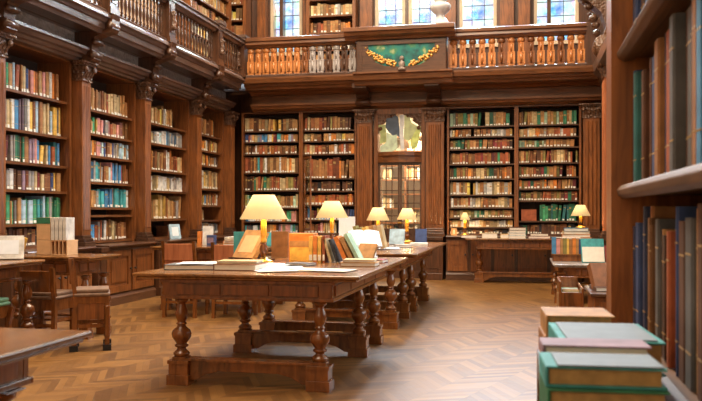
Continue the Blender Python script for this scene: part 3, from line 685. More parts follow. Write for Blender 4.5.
# ------------------------------------------------------------------ tables
LEGP = [(.05,.19),(.062,.20),(.066,.215),(.05,.23),(.036,.24),(.034,.25),(.052,.26),(.056,.27),(.040,.28),(.055,.30),(.074,.325),(.078,.35),(.068,.375),(.040,.395),(.030,.41),(.044,.42),(.030,.432),(.042,.455),(.052,.48),(.048,.51),(.034,.545),(.030,.56),(.050,.575),(.052,.59),(.045,.60)]
def lib_table(label, x0, x1, y0, y1, z, trest, inset=.30, mat='table', arch=True, block=.082, topt=.04, legs=LEGP, name='reading_table'):
    cx = (x0+x1)/2; cy = (y0+y1)/2
    t = thing(name, label, 'table', (cx, cy, 0))
    hx = (x1-x0)/2; hy = (y1-y0)/2
    top = MB().box(-hx, hx, -hy, hy, z-topt*.55, z); top.box(-hx+.02, hx-.02, -hy+.02, hy-.02, z-topt, z-topt*.55)
    top.build('tabletop', M[mat], t, bevel=.008)
    ap = MB(); a0 = hx-.2; b0 = hy-.08; za, zb = z-.18, z-topt
    ap.box(-a0, a0, -b0, -b0+.03, za, zb); ap.box(-a0, a0, b0-.03, b0, za, zb); ap.box(-a0, -a0+.03, -b0+.03, b0-.03, za, zb); ap.box(a0-.03, a0, -b0+.03, b0-.03, za, zb)
    for e, zz in ((.012, za), (.02, zb-.025)):
        ap.box(-a0-e, a0+e, -b0-e, -b0, zz, zz+.022); ap.box(-a0-e, -a0, -b0, b0, zz, zz+.022); ap.box(a0, a0+e, -b0, b0, zz, zz+.022); ap.box(-a0-e, a0+e, b0, b0+e, zz, zz+.022)
    ap.build('apron', M['tleg'], t, bevel=.003)
    # drawers on the near end and the right side
    nd = 3
    for i in range(nd):
        xa = -a0+.08+(2*a0-.16)*i/nd; xb = -a0+.08+(2*a0-.16)*(i+1)/nd
        d = MB().box(xa+.012, xb-.012, -b0-.010, -b0, za+.032, zb-.035); d.build('drawer', M['case'], t, bevel=.004)
    ny = max(2, round(2*b0/.5))
    for i in range(ny):
        ya = -b0+.06+(2*b0-.12)*i/ny; yb = -b0+.06+(2*b0-.12)*(i+1)/ny
        MB().box(a0, a0+.010, ya+.015, yb-.015, za+.032, zb-.035).build('side_panel', M['case'], t, bevel=.003)
    sc = (z-.18)/.60
    proto = None; lx = hx-inset
    for yy in trest:
        y = yy-cy
        for sx in (-1, 1):
            l = MB()
            l.box(-block, block, -block*.9, block*.9, 0, .07); l.box(-block*.86, block*.86, -block*.78, block*.78, .07, .145); l.box(-block*.95, block*.95, -block*.85, block*.85, .145, .17); l.box(-block*.6, block*.6, -block*.6, block*.6, .17, .192)
            l.lathe([(r*.88, q*sc if q > .25 else q) for r, q in legs], seg=18); l.box(-.055, .055, -.055, .055, .60*sc-.004, z-.18)
            if proto is None: o = l.build('leg', M['tleg'], t, (sx*lx, y, 0), bevel=.004); proto = o
            else: o = proto.copy(); COL.objects.link(o); o.parent = t; o.location = (sx*lx, y, 0)
        s = MB()
        if arch:
            pts = [(-lx+block*.86, .165), (lx-block*.86, .165), (lx-block*.86, .03), (lx-block*.86-.05, .035), (lx-block*.86-.12, .075), (lx-block*.86-.22, .10), (-lx+block*.86+.22, .10), (-lx+block*.86+.12, .075), (-lx+block*.86+.05, .035), (-lx+block*.86, .03)]
            s.prism(pts, y-.03, y+.03, 'y')
        s.box(-lx+block*.6, lx-block*.6, y-.05, y+.05, .165, .185)
        s.build('stretcher', M['tleg'], t, bevel=.003)
    return t
lib_table('large carved walnut reading table in the centre foreground', -2.65, -1.05, 5.15, 7.42, .78, (5.30, 6.62, 7.28))
lib_table('long carved reading table behind the large central one', -2.62, -1.05, 8.08, 11.25, .78, (8.26, 9.1, 9.75, 10.95))
lib_table('blurred dark table corner in the lower left foreground', -3.1, -1.5, .9, 2.62, .78, (1.3, 2.42), inset=.22)
lib_table('left side reading table at the photo edge with white book', -5.0, -4.15, 5.0, 6.45, .78, (5.2, 6.34), inset=.11, block=.075, arch=False)
lib_table('left side reading table carrying the green and white box files', -4.9, -3.95, 6.85, 7.45, .78, (6.98, 7.32), inset=.12, block=.055, arch=False)
lib_table('left side reading table behind the salmon backed chairs', -4.45, -2.98, 9.1, 10.3, .78, (9.25, 10.15), inset=.15, block=.06, arch=False)
# bench table before the back wall
lib_table('long narrow reading bench standing against the back wall', -.98, 1.0, 13.72, 14.25, .755, (13.98,), inset=.22, block=.08)
# low table on the right
lib_table('low table along the right wall, its top coloured as window glare', .36, 1.17, 10.85, 12.3, .52, (11.0, 12.15), inset=.07, block=.05, arch=False, mat='silver')  # pale top paints in the glare from the window

# ------------------------------------------------------------------ lamps
m, nt, b = new_mat('lamp_shade_silk')
tcn = nt.nodes.new('ShaderNodeTexCoord')
b.inputs['Base Color'].default_value = (.84, .60, .28, 1); b.inputs['Roughness'].default_value = .8
b.inputs['Emission Color'].default_value = (1, .70, .30, 1); b.inputs['Emission Strength'].default_value = .34
M['shade'] = m
m, nt, b = new_mat('amber_glass_stem'); b.inputs['Base Color'].default_value = (.85, .42, .04, 1); b.inputs['Roughness'].default_value = .25
b.inputs['Coat Weight'].default_value = .5; M['amber'] = m
def lamp(label, x, y, z, H=.56, sw=.195, sh=.20, power=14, tw=None, group='lit desk lamps', bz=True):
    t = thing('desk_lamp', label, 'lamp', (x, y, z), 0, group)
    MB().lathe([(0,0),(.075,0),(.08,.01),(.07,.022),(.035,.032),(.022,.05),(0,.05)], seg=20).build('base', M['brass'], t)
    hs = H-sh
    k_ = hs/.36
    MB().lathe([(.014,.05),(.024,.06),(.034,.08*k_+.01),(.036,.12*k_),(.022,.155*k_),(.03,.165*k_),(.0,.17*k_)], seg=14).build('stem_foot', M['tleg'], t)
    MB().lathe([(.0,.17*k_),(.024,.17*k_),(.026,.19*k_),(.02,.21*k_),(.026,.23*k_),(.026,.30*k_),(.02,hs+.02),(.0,hs+.02)], seg=14).build('stem', M['amber'], t)
    tw = tw or sw*.45
    n = 40; vs = []; fs = []
    for k in range(n):
        a = 2*PI*k/n; w = 1+.012*math.cos(a*20)
        vs += [(sw*w*math.cos(a), sw*w*math.sin(a), hs), (tw*w*math.cos(a), tw*w*math.sin(a), H), ((tw*w-.004)*math.cos(a), (tw*w-.004)*math.sin(a), H), ((sw*w-.004)*math.cos(a), (sw*w-.004)*math.sin(a), hs)]
    for k in range(n):
        k2 = (k+1) % n
        for i in range(4): fs.append((k*4+i, k2*4+i, k2*4+(i+1) % 4, k*4+(i+1) % 4))
    s = MB().add(vs, fs, 0, True); s.build('lamp_shade', M['shade'], t)
    MB().lathe([(0,hs+.02),(.012,hs+.02),(.028,hs+.06),(.03,hs+.09),(.015,hs+.12),(0,hs+.125)], seg=12).build('bulb', BULB, t)
    ld = bpy.data.lights.new('lamp_glow', 'POINT'); ld.energy = power; ld.color = (1, .66, .30); ld.shadow_soft_size = .05
    lo = bpy.data.objects.new('lamp_light', ld); COL.objects.link(lo); lo.parent = t; lo.location = (0, 0, hs-.0)
    return t
BULB = plain('lit_bulb', (1, .8, .5), .4, 0, 0, 5, 6)
lamp('lit cream shaded desk lamp on the central table, largest of all', -2.1, 6.37, .781, power=4.5)
lamp('lit cream desk lamp on second table, next behind the largest lamp', -2.27, 9.5, .781, H=.55, power=4)
lamp('left of the two small cream desk lamps before the glazed door', -1.96, 10.9, .781, H=.48, sw=.158, sh=.175, power=3)
lamp('right of the two small cream desk lamps before the glazed door', -1.58, 11.05, .781, H=.47, sw=.14, sh=.155, power=3)
lamp('half hidden cream desk lamp at right on blue books', .86, 13.2, .95, H=.36, sw=.15, sh=.17, power=3)
lamp('tiny cream desk lamp glowing before the back shelves', -1.02, 14.15+.1, .79, H=.40, sw=.09, sh=.13, power=9, tw=.03)

# ------------------------------------------------------------------ chairs
def chair(label, x, y, rz, seat='seat', W=.42, D=.40, zs=.46, H=.88, panel='pink', skirt=.1, name='wooden_chair', solid=True, feet=None, box_side=False, back=True):
    t = thing(name, label, 'chair', (x, y, 0), rz)
    # faces local +y
    hw, hd = W/2, D/2
    MB().box(-hw, hw, -hd, hd, zs-.03, zs).box(-hw+.01, hw-.01, -hd+.01, hd-.01, zs, zs+.035).build('seat', M[seat], t, bevel=.012)
    MB().box(-hw+.01, hw-.01, -hd+.01, hd-.01, zs-.03-skirt, zs-.03).build('seat_frame', M['tleg'], t)
    for sx in (-1, 1):
        l = MB(); lx = sx*(hw-.025)
        zt = zs-.03-skirt
        l.box(lx-.02, lx+.02, hd-.045, hd-.005, 0, zt)
        l.lathe([(.02,.1),(.03,.14),(.02,.17),(.028,.21),(.024,zt-.04),(.03,zt-.03),(.02,zt-.02)], cx=lx, cy=hd-.025, seg=10)
        l.build('leg', M['tleg'], t)
        l = MB(); l.prism([(-hd-.02, 0), (-hd+.02, 0), (-hd+.035, zt), (-hd+.03, H*.6), (-hd-.01, H), (-hd-.045, H), (-hd-.005, H*.6), (-hd-.005, zt)], lx-.019, lx+.019, 'x')
        l.build('leg', M['tleg'], t)
        if feet:
            for yy in (hd-.025, -hd): MB().box(lx-.035, lx+.035, yy-.035, yy+.035, 0, .05).build('foot', M[feet], t)
    if not back: return t
    b_ = MB().box(-hw+.04, hw-.04, -hd-.035, -hd-.012, H-.22, H-.03); b_.box(-hw+.04, hw-.04, -hd-.03, -hd-.005, zs+.1, zs+.16)
    if solid: b_.box(-hw+.04, hw-.04, -hd-.022, -hd-.008, zs+.16, H-.22)
    b_.build('backrest', M[panel], t, bevel=.006)
    s = MB().box(-hw+.04, hw-.04, -hd+.0, -hd+.02, .16, .19).box(-hw+.02, -hw+.04, -hd, hd-.03, .2, .23).box(hw-.04, hw-.02, -hd, hd-.03, .2, .23); s.build('stretcher', M['tleg'], t)
    if box_side:
        for sx in (-1, 1): MB().box(sx*(hw-.028), sx*(hw-.015), -hd+.03, hd-.05, .27, zs-.03-skirt).build('side_panel', M['case'], t)
    return t
chair('chair with worn leather seat and boxed side beside the left tables', -3.73, 6.51, -PI/2+.5, W=.34, D=.30, zs=.50, H=.80, skirt=.06, feet='black', box_side=True, panel='tleg')
chair('green seated low stool tucked under far left table', -4.42, 5.85, PI/2, seat='greenseat', zs=.45, H=.41, panel='tleg', back=False, name='wooden_stool')
chair('dark chair pushed under the box file table', -4.3, 6.72, 0, seat='seat', zs=.44, H=.70, panel='tleg', W=.38, D=.34)
chair('left of two salmon backed chairs behind the central table', -3.83, 8.78, 0, zs=.46, H=.87, panel='pink')
chair('right of two salmon backed chairs, partly hidden by tan lectern', -3.25, 8.82, 0, zs=.46, H=.86, panel='pink')

# ------------------------------------------------------------------ loose books, papers
def flat_book(label, x, y, z, w, d, h, rz, colour, parts=True, group=None, cover=None, pages='pages', name='book', cat='book'):
    """lying book: w along local x, d along local y"""
    t = thing(name, label, cat, (x, y, z), rz, group)
    c = MB().box(-w/2, w/2, -d/2, d/2, 0, .004).box(-w/2, w/2, -d/2, d/2, h-.004, h).box(-w/2, -w/2+.005, -d/2, d/2, .004, h-.004)
    c.build('cover', cover or PM[colour], t, bevel=.0015)
    MB().box(-w/2+.006, w/2-.008, -d/2+.006, d/2-.006, .0045, h-.0045).build('page_block', M[pages], t)
    return t
def stand_book(label, x, y, z, w, h, d, rz, colour, lean=0, tilt=0, group=None, strip=None, name='book', cat='book', pages='paper'):
    """upright book: spine toward local -y, thickness w along x; lean = roll about y, tilt = back about x"""
    t = thing(name, label, cat, (x, y, z), rz, group)
    t.rotation_euler = (tilt, lean, rz)
    c = MB().box(-w/2, -w/2+.004, 0, d, 0, h).box(w/2-.004, w/2, 0, d, 0, h).box(-w/2, w/2, -.004, .002, 0, h)
    c.build('cover', PM[colour] if colour in PM else M[colour], t, bevel=.001)
    MB().box(-w/2+.005, w/2-.005, .003, d-.006, .004, h-.005).build('page_block', M[pages], t)
    if strip: MB().box(-w/2+.003, w/2-.003, -.0055, -.0045, h*.08, h*.3).build('spine_label', M[strip], t)
    return t
def front_book(label, x, y, z, w, h, th, rz, colour, tilt=-.35, strip=None, group=None, name='book', cat='book'):
    """book leaning back with its front cover toward local -y"""
    t = thing(name, label, cat, (x, y, z), rz, group); t.rotation_euler = (tilt, 0, rz)
    MB().box(-w/2, w/2, 0, .005, 0, h).box(-w/2, w/2, th-.005, th, 0, h).box(-w/2, -w/2+.005, .005, th-.005, 0, h).build('cover', PM[colour] if colour in PM else M[colour], t, bevel=.0015)
    MB().box(-w/2+.006, w/2-.007, .006, th-.006, .006, h-.006).build('page_block', M['pages'], t)
    if strip: MB().box(-w/2+.04, w/2-.04, -.002, -.0005, h*.2, h*.8).build('cover_panel', M[strip] if strip in M else PM[strip], t)
    return t
M['bluegrey'] = plain('blue_grey_cover', (.20,.25,.31), .7, 0, .08)
def sheet(label, x, y, z, w, d, rz, mat='paper', n=1, cat='paper', name='paper_sheets'):
    s = MB()
    for i in range(n):
        s.box(-w/2, w/2, -d/2, d/2, i*.003, i*.003+.0025, 0, T((R.uniform(-.015,.015), R.uniform(-.015,.015), 0), R.uniform(-.12,.12) if n > 1 else 0))
    return tag(s.build(name, M[mat], None, (x, y, z), rz), label, cat)
F0 = 810.; TH = math.radians(12.1)
def tp(u, v, z=.78):
    """floor-plan point of height z seen at photo pixel u, v"""
    D = (1.2-z)*F0/(v-212); a = (u-351)/F0
    return D*(a*math.cos(TH)-math.sin(TH)), D*(a*math.sin(TH)+math.cos(TH))
ZT = .7815
# central table
flat_book('dark edged large book lying at left front of central table', -2.38, 5.62, ZT, .40, .28, .035, .15, 'dark grey', cover=None, pages='paper')
sheet('white papers on the dark edged book, left of central table', -2.34, 5.64, ZT+.0365, .30, .24, .25, 'paperblue', 3)
flat_book('thick brown book lying front centre of the central table', -2.02, 5.60, ZT, .33, .24, .045, -.05, 'brown', pages='paper')
flat_book('cream book lying on the thick brown book', -2.03, 5.62, ZT+.046, .30, .21, .02, .1, 'cream', pages='paper')
sheet('loose white sheets in front of the lit lamp', -1.76, 5.72, ZT, .34, .26, .3, 'paperblue', 4)
sheet('long white sheets along the front right of central table', -1.42, 5.62, ZT, .44, .24, -.08, 'paper', 3)
sheet('cream sheets at the left back of central table', -2.42, 6.05, ZT, .30, .22, .1, 'paper', 3)
# tan lectern book
front_book('wide tan folio leaning back on a stand, left of largest lamp', -2.38, 6.62, ZT+.022, .26, .29, .05, -.5, 'tan', -.6, strip='peach')
bst = MB().box(-.14,.14,-.03,.26,0,.01).box(-.14,.14,-.03,-.012,.01,.028); bst.prism([(.19,.01),(.24,.01),(.235,.16),(.225,.16)], -.01, .01, 'x')
tag(bst.build('book_stand', M['dark'], None, (-2.38, 6.62, ZT), -.5), 'dark wooden book stand beneath the wide tan folio', 'book stand')
stand_book('teal folder standing behind the tan folio', -2.62+.12, 7.15, ZT, .30, .235, .04, 0, 'teal')
stand_book('brown folder standing behind the lamp beside teal folder', -2.22, 7.2, ZT, .16, .24, .04, 0, 'light brown')
# orange blocks right of lamp
t = thing('book_box', 'orange slipcase box right of largest lamp on central table', 'box', (-1.88, 6.72, ZT), 0)
MB().box(-.11,.11,-.0,.16,0,.235).build('body', PM['orange'], t, bevel=.004); MB().box(-.10,.10,-.004,0,.12,.17).build('band', PM['tan'], t); MB().box(-.10,.10,-.004,0,.0,.115).build('panel', PM['yellow'], t)
for i, (c, w, h) in enumerate((('yellow', .032, .215), ('orange', .034, .22), ('yellow', .03, .216), ('red brown', .022, .222))):
    stand_book(['yellow spined volume first in the upright row on central table', 'orange red volume second in the upright row on central table', 'yellow volume third in the upright row on central table', 'slim red brown volume ending the upright row on central table'][i],
        -1.735+.037*i, 6.50, ZT, w, h, .17, 0, c, strip='label')
for i, (c, w, h, ln) in enumerate((('cream', .022, .20, -.28), ('black', .02, .20, -.34), ('orange', .035, .225, -.42), ('tan', .035, .225, -.46), ('pale green', .03, .26, -.48))):
    stand_book(['slim cream volume leaning left after the upright row', 'slim black volume leaning left on central table', 'orange brown volume leaning left on central table', 'tan volume leaning left beside the pale green one', 'pale green volume leaning left at the end of its row'][i],
        -1.565+.055*i+ (.02 if i > 1 else 0), 6.50, ZT+.5*w*abs(math.sin(ln))+.001, w, h, .17, 0, c, lean=ln)
flat_book('upper book of the flat pair right of the leaning books', -1.25, 6.18, ZT+.031, .25, .18, .022, .1, 'cream', pages='paper')
flat_book('lower book of the flat pair right of the leaning books', -1.25, 6.18, ZT, .28, .2, .03, .0, 'tan', pages='paper')
flat_book('small dark red book lying near right edge of central table', -1.20, 6.62, ZT, .16, .18, .028, -.1, 'maroon', pages='paper')
front_book('dusty pink book leaning back behind the small dark red book', -1.36, 6.85, ZT+.004, .17, .17, .02, -.3, 'tan', -.6)
sheet('crumpled white papers heaped at the far end of central table', -1.5, 7.12, ZT, .34, .26, .5, 'paperblue', 9)
front_book('brown book leaning against the second lamp', -1.85, 7.25, ZT+.004, .15, .17, .02, .25, 'brown', -.4)
# open book heap with curved pages
def open_book(label, x, y, z, w, d, rz, tilt=0, mat='paper'):
    t = thing('open_book', label, 'book', (x, y, z), rz); t.rotation_euler = (tilt, 0, rz)
    MB().box(-w/2, w/2, -d/2, d/2, 0, .004).build('cover', PM['brown'], t)
    for sx in (-1, 1):
        pts = [(0, .005), (sx*w*.48, .005), (sx*w*.48, .012), (sx*w*.38, .022), (sx*w*.2, .032), (sx*w*.06, .03), (0, .018)]
        MB().prism(pts, -d/2+.005, d/2-.005, 'y').build('page_block', M[mat], t)
    return t
open_book('open book with white pages behind the pale green volume', -1.42, 7.22, ZT+.165, .30, .24, .35, .6, 'paperblue')
for i, (x, y, w, d, h, rz, c, l) in enumerate(((-2.2, 5.95, .26, .2, .03, .3, 'cream', 'cream paperback lying behind the thick brown book'), (-1.72, 6.15, .2, .15, .02, -.3, 'dark grey', 'small dark grey notebook lying before the upright row'),
      (-2.5, 5.95, .22, .3, .022, .1, 'light brown', 'light brown pamphlet lying on the left edge of central table'), (-1.62, 7.02, .28, .2, .05, .4, 'cream', 'cream volume buried in the paper heap at far end'), (-1.42, 7.25, .2, .2, .09, .1, 'white', 'white boxed volume at the far end of central table'))):
    flat_book(l, x, y, ZT, w, d, h, rz, c, pages='paper')
sheet('cream sheets beside the thick brown book', -1.72, 5.48, ZT, .26, .2, .5, 'paper', 3)
sheet('white sheets behind the lamp base', -1.95, 6.12, ZT, .3, .24, -.3, 'paperblue', 3)
# second table
for i, (c, w, h, ln) in enumerate((('olive', .035, .26, -.3), ('olive', .03, .25, -.34), ('yellow', .045, .25, -.38), ('tan', .05, .26, -.3), ('cream', .05, .26, -.2))):
    stand_book(['first olive volume leaning left on the second table', 'second olive volume leaning left on the second table', 'yellow volume leaning left on the second table', 'tan volume leaning left on the second table', 'cream volume ending the leaning row on second table'][i],
        -1.76+.062*i, 8.72, ZT+.02*w/.05, w, h, .17, 0, c, lean=ln)
tag(MB().box(-.005,.145+.06,0,.01,0,.36).box(.03,.16,.01,.12,0,.008).build('placard', M['paperblue'], None, (-2.33, 10.15, ZT), .1), 'tall blank white placard standing beside the second lamp', 'placard')
for i, (x, y, w, h, c, l) in enumerate(((-2.3, 8.5, .2, .16, 'dark brown', 'dark brown book propped up at the left of second table'), (-2.02, 9.4, .16, .13, 'pink', 'pinkish book propped up in front of second lamp'),
      (-1.86, 10.2, .2, .19, 'white', 'white bound album propped before the small lamps'), (-1.62, 10.35, .2, .2, 'pale blue', 'pale blue album propped between the small lamps'), (-1.32, 10.5, .15, .2, 'navy', 'navy album standing right of the small lamps'))):
    front_book(l, x, y, ZT+.004, w, h, .03, .1*(-1)**i, c, -.25)
flat_book('grey book lying near the right edge of second table', -1.42, 9.6, ZT, .2, .26, .03, .2, 'grey', pages='paper')
flat_book('white book lying at the far end of second table', -1.3, 10.15, ZT, .22, .24, .03, .1, 'white', pages='paper')
sheet('white sheets on the middle of second table', -1.55, 9.1, ZT, .3, .3, .2, 'paperblue', 4)
front_book('small grey framed card on the second table', -1.62, 9.35, ZT+.004, .07, .13, .015, .3, 'dark grey', -.3, strip='paper', name='framed_card', cat='frame')
# left tables
front_book('big white book leaning back at far left table', -4.40, 6.28, ZT+.01, .24, .21, .045, .5, 'white', -.3, strip='paperblue')
bx, by = -4.68, 7.12
def filebox(label, x, z, w, h, d, top, bottom, tname='book_box'):
    t = thing(tname, label, 'box', (x, by, z)); MB().box(0, w, 0, d, 0, h).build('body', M[bottom] if bottom in M else PM[bottom], t, bevel=.003)
    if top: MB().box(0, w, -.003, 0, h*.72, h).build('top_band', PM[top], t)
    return t
filebox('upper tan box with green band in the left table pile', bx, ZT+.145, .148, .22, .2, 'dark green', 'peach')
filebox('lower plain tan box of the left table pile', bx, ZT, .148, .143, .2, None, 'peach')
for i in range(4):
    stand_book('white spined volume %s in the file rack on left table' % ['leftmost', 'second', 'third', 'rightmost'][i], bx+.175+.043*i, by+.0, ZT+.145, .035, .22, .15, 0, 'white')
t = thing('wooden_file_rack', 'light wooden slatted rack under the white volumes on left table', 'rack', (bx+.152, by, ZT))
rk = MB().box(0, .18, 0, .2, .133, .143).box(0,.18,0,.2,0,.008)
for i in range(5): rk.box(.0425*i, .0425*i+.01, 0, .2, .008, .133)
rk.build('slats', M['peach'], t); MB().box(0,.18,.19,.2,.008,.133).build('back_panel', PM['tan'], t)
tag(MB().prism([(0,0),(.05,.0),(.1,.16),(.07,.17),(.02,.08)], 0, .02, 'y').build('paper_bundle', PM['yellow'], None, (-4.84, 7.05, ZT)), 'yellowish folded papers left of the tan boxes', 'paper')
# third left table
front_book('white opened folder propped on the cabinet ledge of third bookcase', -5.42+.12, 11.75, .785, .2, .23, .03, PI/2-.5, 'pale blue', -.22, strip='paperblue', name='book')
tag(MB().box(-.15,.15,-.1,.1,0,.16).box(-.155,.155,-.105,.105,.13,.165).build('storage_box', PM['brown'], None, (-5.70, 12.25, .813), PI/2), 'brown storage box on lowest shelf of third bookcase', 'box')
stand_book('white folder standing in tan holder on the left rear table', -3.95, 9.7, ZT, .13, .24, .03, .1, 'white', tilt=-.1)
t = thing('book_box', 'small blue box in front of white folder on left rear table', 'box', (-3.82, 9.52, ZT)); MB().box(-.05,.05,-.04,.04,0,.13).build('body', PM['navy'], t); MB().box(-.04,.04,-.042,-.04,.03,.1).build('label_panel', PM['mauve'], t)
stand_book('orange holder beside the white folder on left rear table', -4.06, 9.7, ZT, .05, .17, .2, 0, 'orange', pages='pages')
for i, (c, h) in enumerate((('tan', .03), ('orange', .03), ('cream', .025), ('white', .02))):
    flat_book(['bottom tan book of the flat pile on left rear table', 'orange book second in the flat pile on left rear table', 'cream book third in the flat pile on left rear table', 'white book topping the flat pile on left rear table'][i],
        -3.5, 9.62, ZT+sum((.03,.03,.025,.02)[:i])+.001*i, .34-.02*i, .24, h, .08*(-1)**i, c, pages='paper')
sheet('white papers on the left rear table near its back edge', -3.25, 9.95, ZT, .4, .26, .1, 'paper', 3)
front_book('teal book propped on left rear table behind the tan folio', -3.12, 9.55, ZT+.004, .2, .17, .03, 0, 'teal', -.3)
# bench items before back shelves
BZ = .7565
for i, (x, w, d, h, c, l) in enumerate(((-.93, .26, .2, .05, 'dark brown', 'dark brown book lying left on back bench'), (-.58, .26, .22, .085, 'cream', 'thick cream ledger lying on the back bench'),
      (-.33, .14, .18, .07, 'yellow', 'yellow ledger beside thick cream ledger on back bench'), (.24, .36, .22, .04, 'maroon', 'maroon book lying on the back bench'), (.24, .3, .2, .04, 'dark brown', 'dark brown book lying atop the maroon book'))):
    flat_book(l, x, 14.0, BZ+(.041 if i == 4 else 0), w, d, h, 0, c, pages='paper')
for i in range(4):
    flat_book(['bottom pale box file of the grey stack on back bench', 'second box file of the grey stack on back bench', 'third box file of the grey stack on back bench', 'top dark box file of the grey stack on back bench'][i],
        -.12, 14.0, BZ+.046*i, .28, .22, .045, .02*i, ['white', 'pale blue', 'grey', 'dark brown'][i], pages='paper')
front_book('small framed card on cabinet beneath shelf by the glazed door', -1.22, 14.36, .785, .1, .13, .02, 0, 'tan', -.2, strip='cream', name='framed_card', cat='frame')
front_book('red brown folio displayed leaning beside the green sets', .075, 14.64, 1.046, .26, .2, .02, .1, 'red brown', -.12)
# desk organiser on low right table
t = thing('book_trough', 'low wooden book trough on the low right table', 'book rack', (.74, 11.62, .522))
MB().box(-.36,.42,-.12,.14,.0,.085).build('body', M['tleg'], t, bevel=.004); MB().box(-.38,.44,-.14,.16,.085,.1).build('ledge', M['table'], t, bevel=.004)
xx = .37
for i, (c, w) in enumerate((('blue', .055), ('pink', .05), ('tan', .035), ('olive', .045), ('yellow', .03), ('light brown', .04), ('orange', .045), ('tan', .035), ('navy', .05))):
    h = .23 if i == 0 else .215-.005*(i % 3)
    stand_book('%s upright volume %s in the wooden trough at right' % (c, ORD[i]+' from left'), xx+w/2, 11.52, .6225, w, h, .16, 0, c); xx += w+.003
sheet('white sheet lying over the trough volumes at right', .57, 11.60, .845, .34, .16, 0, 'paper', 1)
t = front_book('teal book with white lower cover leaning at the right table', .90, 11.25, .5255, .30, .33, .025, .12, 'teal', -.3)
MB().box(-.14,.145,-.004,-.0005,.01,.215).build('cover_panel', M['paper'], t)
front_book('maroon book leaning at right end of the low right table', 1.13, 11.2, .5255, .14, .24, .02, .3, 'maroon', -.35)
# blue book stack beneath right lamp
for i in range(4):
    flat_book(['tan bottom ledger of the pile beneath the right lamp', 'orange ledger second in pile beneath the right lamp', 'cream ledger third in pile beneath the right lamp', 'blue folio topping the pile beneath the right lamp'][i],
        .79, 13.2, .757+.048*i, .46-.03*i, .26, .047, .03*(-1)**i, ['tan', 'orange', 'cream', 'blue'][i], pages='paper')
t = thing('side_stand', 'plain wooden stand beneath the right lamp and ledgers', 'table', (.75, 13.2, 0))
MB().box(-.3,.3,-.2,.2,.72,.755).build('top', M['table'], t, bevel=.004)
for sx in (-1, 1):
    for sy in (-1, 1): MB().box(sx*.26-.02, sx*.26+.02, sy*.16-.02, sy*.16+.02, 0, .72).build('leg', M['tleg'], t)
# low cabinets right
t = thing('record_bin', 'open wooden record bin with folders on the right side floor', 'bin', (.43, 8.0, 0))
q = MB().box(-.12,-.10,-.3,.3,0,.56).box(.08,.10,-.3,.3,0,.50).box(-.10,.08,-.3,-.28,0,.46).box(-.10,.08,.28,.3,0,.56).box(-.10,.08,-.28,.28,.05,.07); q.build('body', M['tleg'], t, bevel=.004)
for i in range(5):
    c = ['cream', 'tan', 'white', 'pale green', 'brown'][i]
    stand_book('%s folder %s from the front in the record bin' % (c, ORD[i]), .42, 7.76+.085*i, .075, .15, .40, .03, 0, c, tilt=-.1)
t = thing('low_cabinet', 'low dark cabinet with glossy top at right, behind near bookcase', 'cabinet', (.80, 7.3, 0))
MB().box(-.24,.28,-.35,.35,0,.50).build('body', M['case'], t, bevel=.005); MB().box(-.27,.30,-.38,.37,.50,.53).build('top', M['dark_h'], t, bevel=.008)
dd = MB().box(-.20,.24,-.362,-.35,.28,.46).build('drawer', M['case'], t); MB().lathe([(0,0),(.01,0),(.014,.02),(0,.03)], seg=8, T=T((.03,-.362,.36), rx=PI/2)).build('knob', M['brass'], dd)
flat_book('dark book lying under the leather album on low cabinet', .68, 7.25, .531, .22, .3, .035, .1, 'dark brown', pages='paper')
front_book('big brown leather album leaning on the low right cabinet', .70, 7.22, .569, .24, .22, .07, .35, 'brown', -.5)

# ------------------------------------------------------------------ foreground stack
t = thing('book_stand', 'small wooden stand under the foreground book stack', 'stand', (.13, 1.62, 0))
MB().box(-.10,.13,-.34,.50,.825,.851).build('top', M['dark'], t, bevel=.004)
for sx, sy in ((-.08,-.31),(.10,-.31),(-.08,.46),(.10,.46)): MB().box(sx-.02, sx+.02, sy-.02, sy+.02, 0, .825).build('leg', M['tleg'], t)
MB().box(-.06,.08,-.29,.44,.3,.32).build('lower_shelf', M['dark'], t)
def fore(label, u0, u1, D, z, h, d, c, rz=0.0, pages='pages', cover=None):
    a0, a1 = (u0-351)/F0, (u1-351)/F0; w = (a1-a0)*D
    am = (a0+a1)/2; D2 = D + d/2
    x = D2*0 + (D*(am*math.cos(TH)-math.sin(TH))); y = D*(am*math.sin(TH)+math.cos(TH))
    r_ = .06+rz; dx, dy = -math.sin(r_)*d/2, math.cos(r_)*d/2
    return flat_book(label, x+dx, y+dy, z, w, d, h, r_, c, pages=pages)
z0 = .853
fore('dark green book under the green bound book in foreground', 549, 668, 1.29, z0, .062, .17, 'dark green', cover=PD[PN.index('green')])
fore('green bound book with white page on front of foreground pile', 547, 665, 1.30, z0+.063, .034, .135, 'teal', cover=PD[PN.index('teal')])
fore('brownish book beneath the dusty mauve one in the foreground', 546, 640, 1.462, z0, .084, .09, 'light brown')
fore('dusty mauve paper bound book behind the green foreground one', 544, 650, 1.462, z0+.085, .02, .09, 'mauve', pages='paper')
fore('brown book beneath the pale teal one in the foreground', 566, 660, 1.575, z0, .03, .26, 'brown')
fore('pale topped teal book at middle of the foreground pile', 562, 664, 1.565, z0+.031, .065, .27, 'teal', cover=PD[PN.index('teal')])
fore('orange brown book low at the back of the foreground pile', 545, 614, 1.86, z0, .06, .17, 'light brown')
fore('tan book topping the back of the foreground pile', 547, 614, 1.855, z0+.061, .048, .17, 'tan', cover=PM['tan'])
def sheet_at(label, u, D, z, w, d):
    a = (u-351)/F0
    o = sheet(label, D*(a*math.cos(TH)-math.sin(TH)), D*(a*math.sin(TH)+math.cos(TH)), z, w, d, .06, 'bluegrey', 1)
sheet_at('white sheet lying on the green foreground book', 602, 1.367, z0+.098, .165, .118)
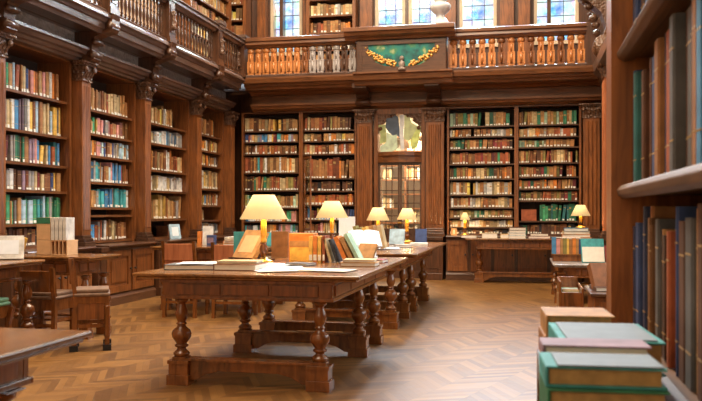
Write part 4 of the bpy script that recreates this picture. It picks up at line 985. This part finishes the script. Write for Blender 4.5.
sheet_at('white sheet lying on the pale topped teal foreground book', 604, 1.70, z0+.097, .17, .24)
# books right of it against the near shelf
# ------------------------------------------------------------------ light and camera
def area(name, loc, rot, sx, sy, e, c):
    l = bpy.data.lights.new(name, 'AREA'); l.shape = 'RECTANGLE'; l.size = sx; l.size_y = sy; l.energy = e; l.color = c
    o = bpy.data.objects.new(name, l); COL.objects.link(o); o.location = loc; o.rotation_euler = rot; return o
area('ceiling_fill_main', (-2.2, 9.5, 8.5), (0, 0, 0), 4.5, 7, 680, (1, .83, .61))  # invented light under the closed ceiling, fills the whole room
area('ceiling_fill_near', (-3.4, 4.0, 8.5), (0, 0, 0), 3.2, 6, 330, (1, .84, .63))  # second invented ceiling light, for the near end
area('rear_fill', (-3.5, -2.8, 3.8), (math.radians(90), 0, PI), 4.5, 3.5, 30, (1, .9, .76))  # added fill in front of the solid rear wall, no window there
for i, (x0, x1) in enumerate(WINS):
    area('window_daylight', ((x0+x1)/2, 16.1, 6.9), (math.radians(-90), 0, 0), x1-x0+.1, 2.4, 700 if i > 2 else 150, (.88, .93, 1))  # panels added behind the raised window tops, out of view, for floor glare
area('side_fill', (1.75, 7.4, 2.2), (0, math.radians(80), 0), 2.6, 4.4, 60, (.90, .94, 1))  # lamp outside the added side window, lights the aisle from the right
w = bpy.data.worlds.new('sky'); SC.world = w; w.use_nodes = True
bg = w.node_tree.nodes['Background']; bg.inputs[0].default_value = (.80, .90, 1, 1); bg.inputs[1].default_value = 1.1

cam = bpy.data.cameras.new('camera'); co = bpy.data.objects.new('camera', cam); COL.objects.link(co)
co.location = (0, 0, 1.2); co.rotation_euler = (PI/2, 0, TH)
cam.sensor_width = 36; cam.lens = F0/702*36; cam.shift_y = 11.5/702; cam.clip_start = .05; cam.clip_end = 60
cam.dof.use_dof = True; cam.dof.focus_distance = 7.5; cam.dof.aperture_fstop = 6.5
SC.camera = co
SC.view_settings.view_transform = 'Standard'; SC.view_settings.look = 'None'; SC.view_settings.gamma = 1; SC.view_settings.exposure = .78
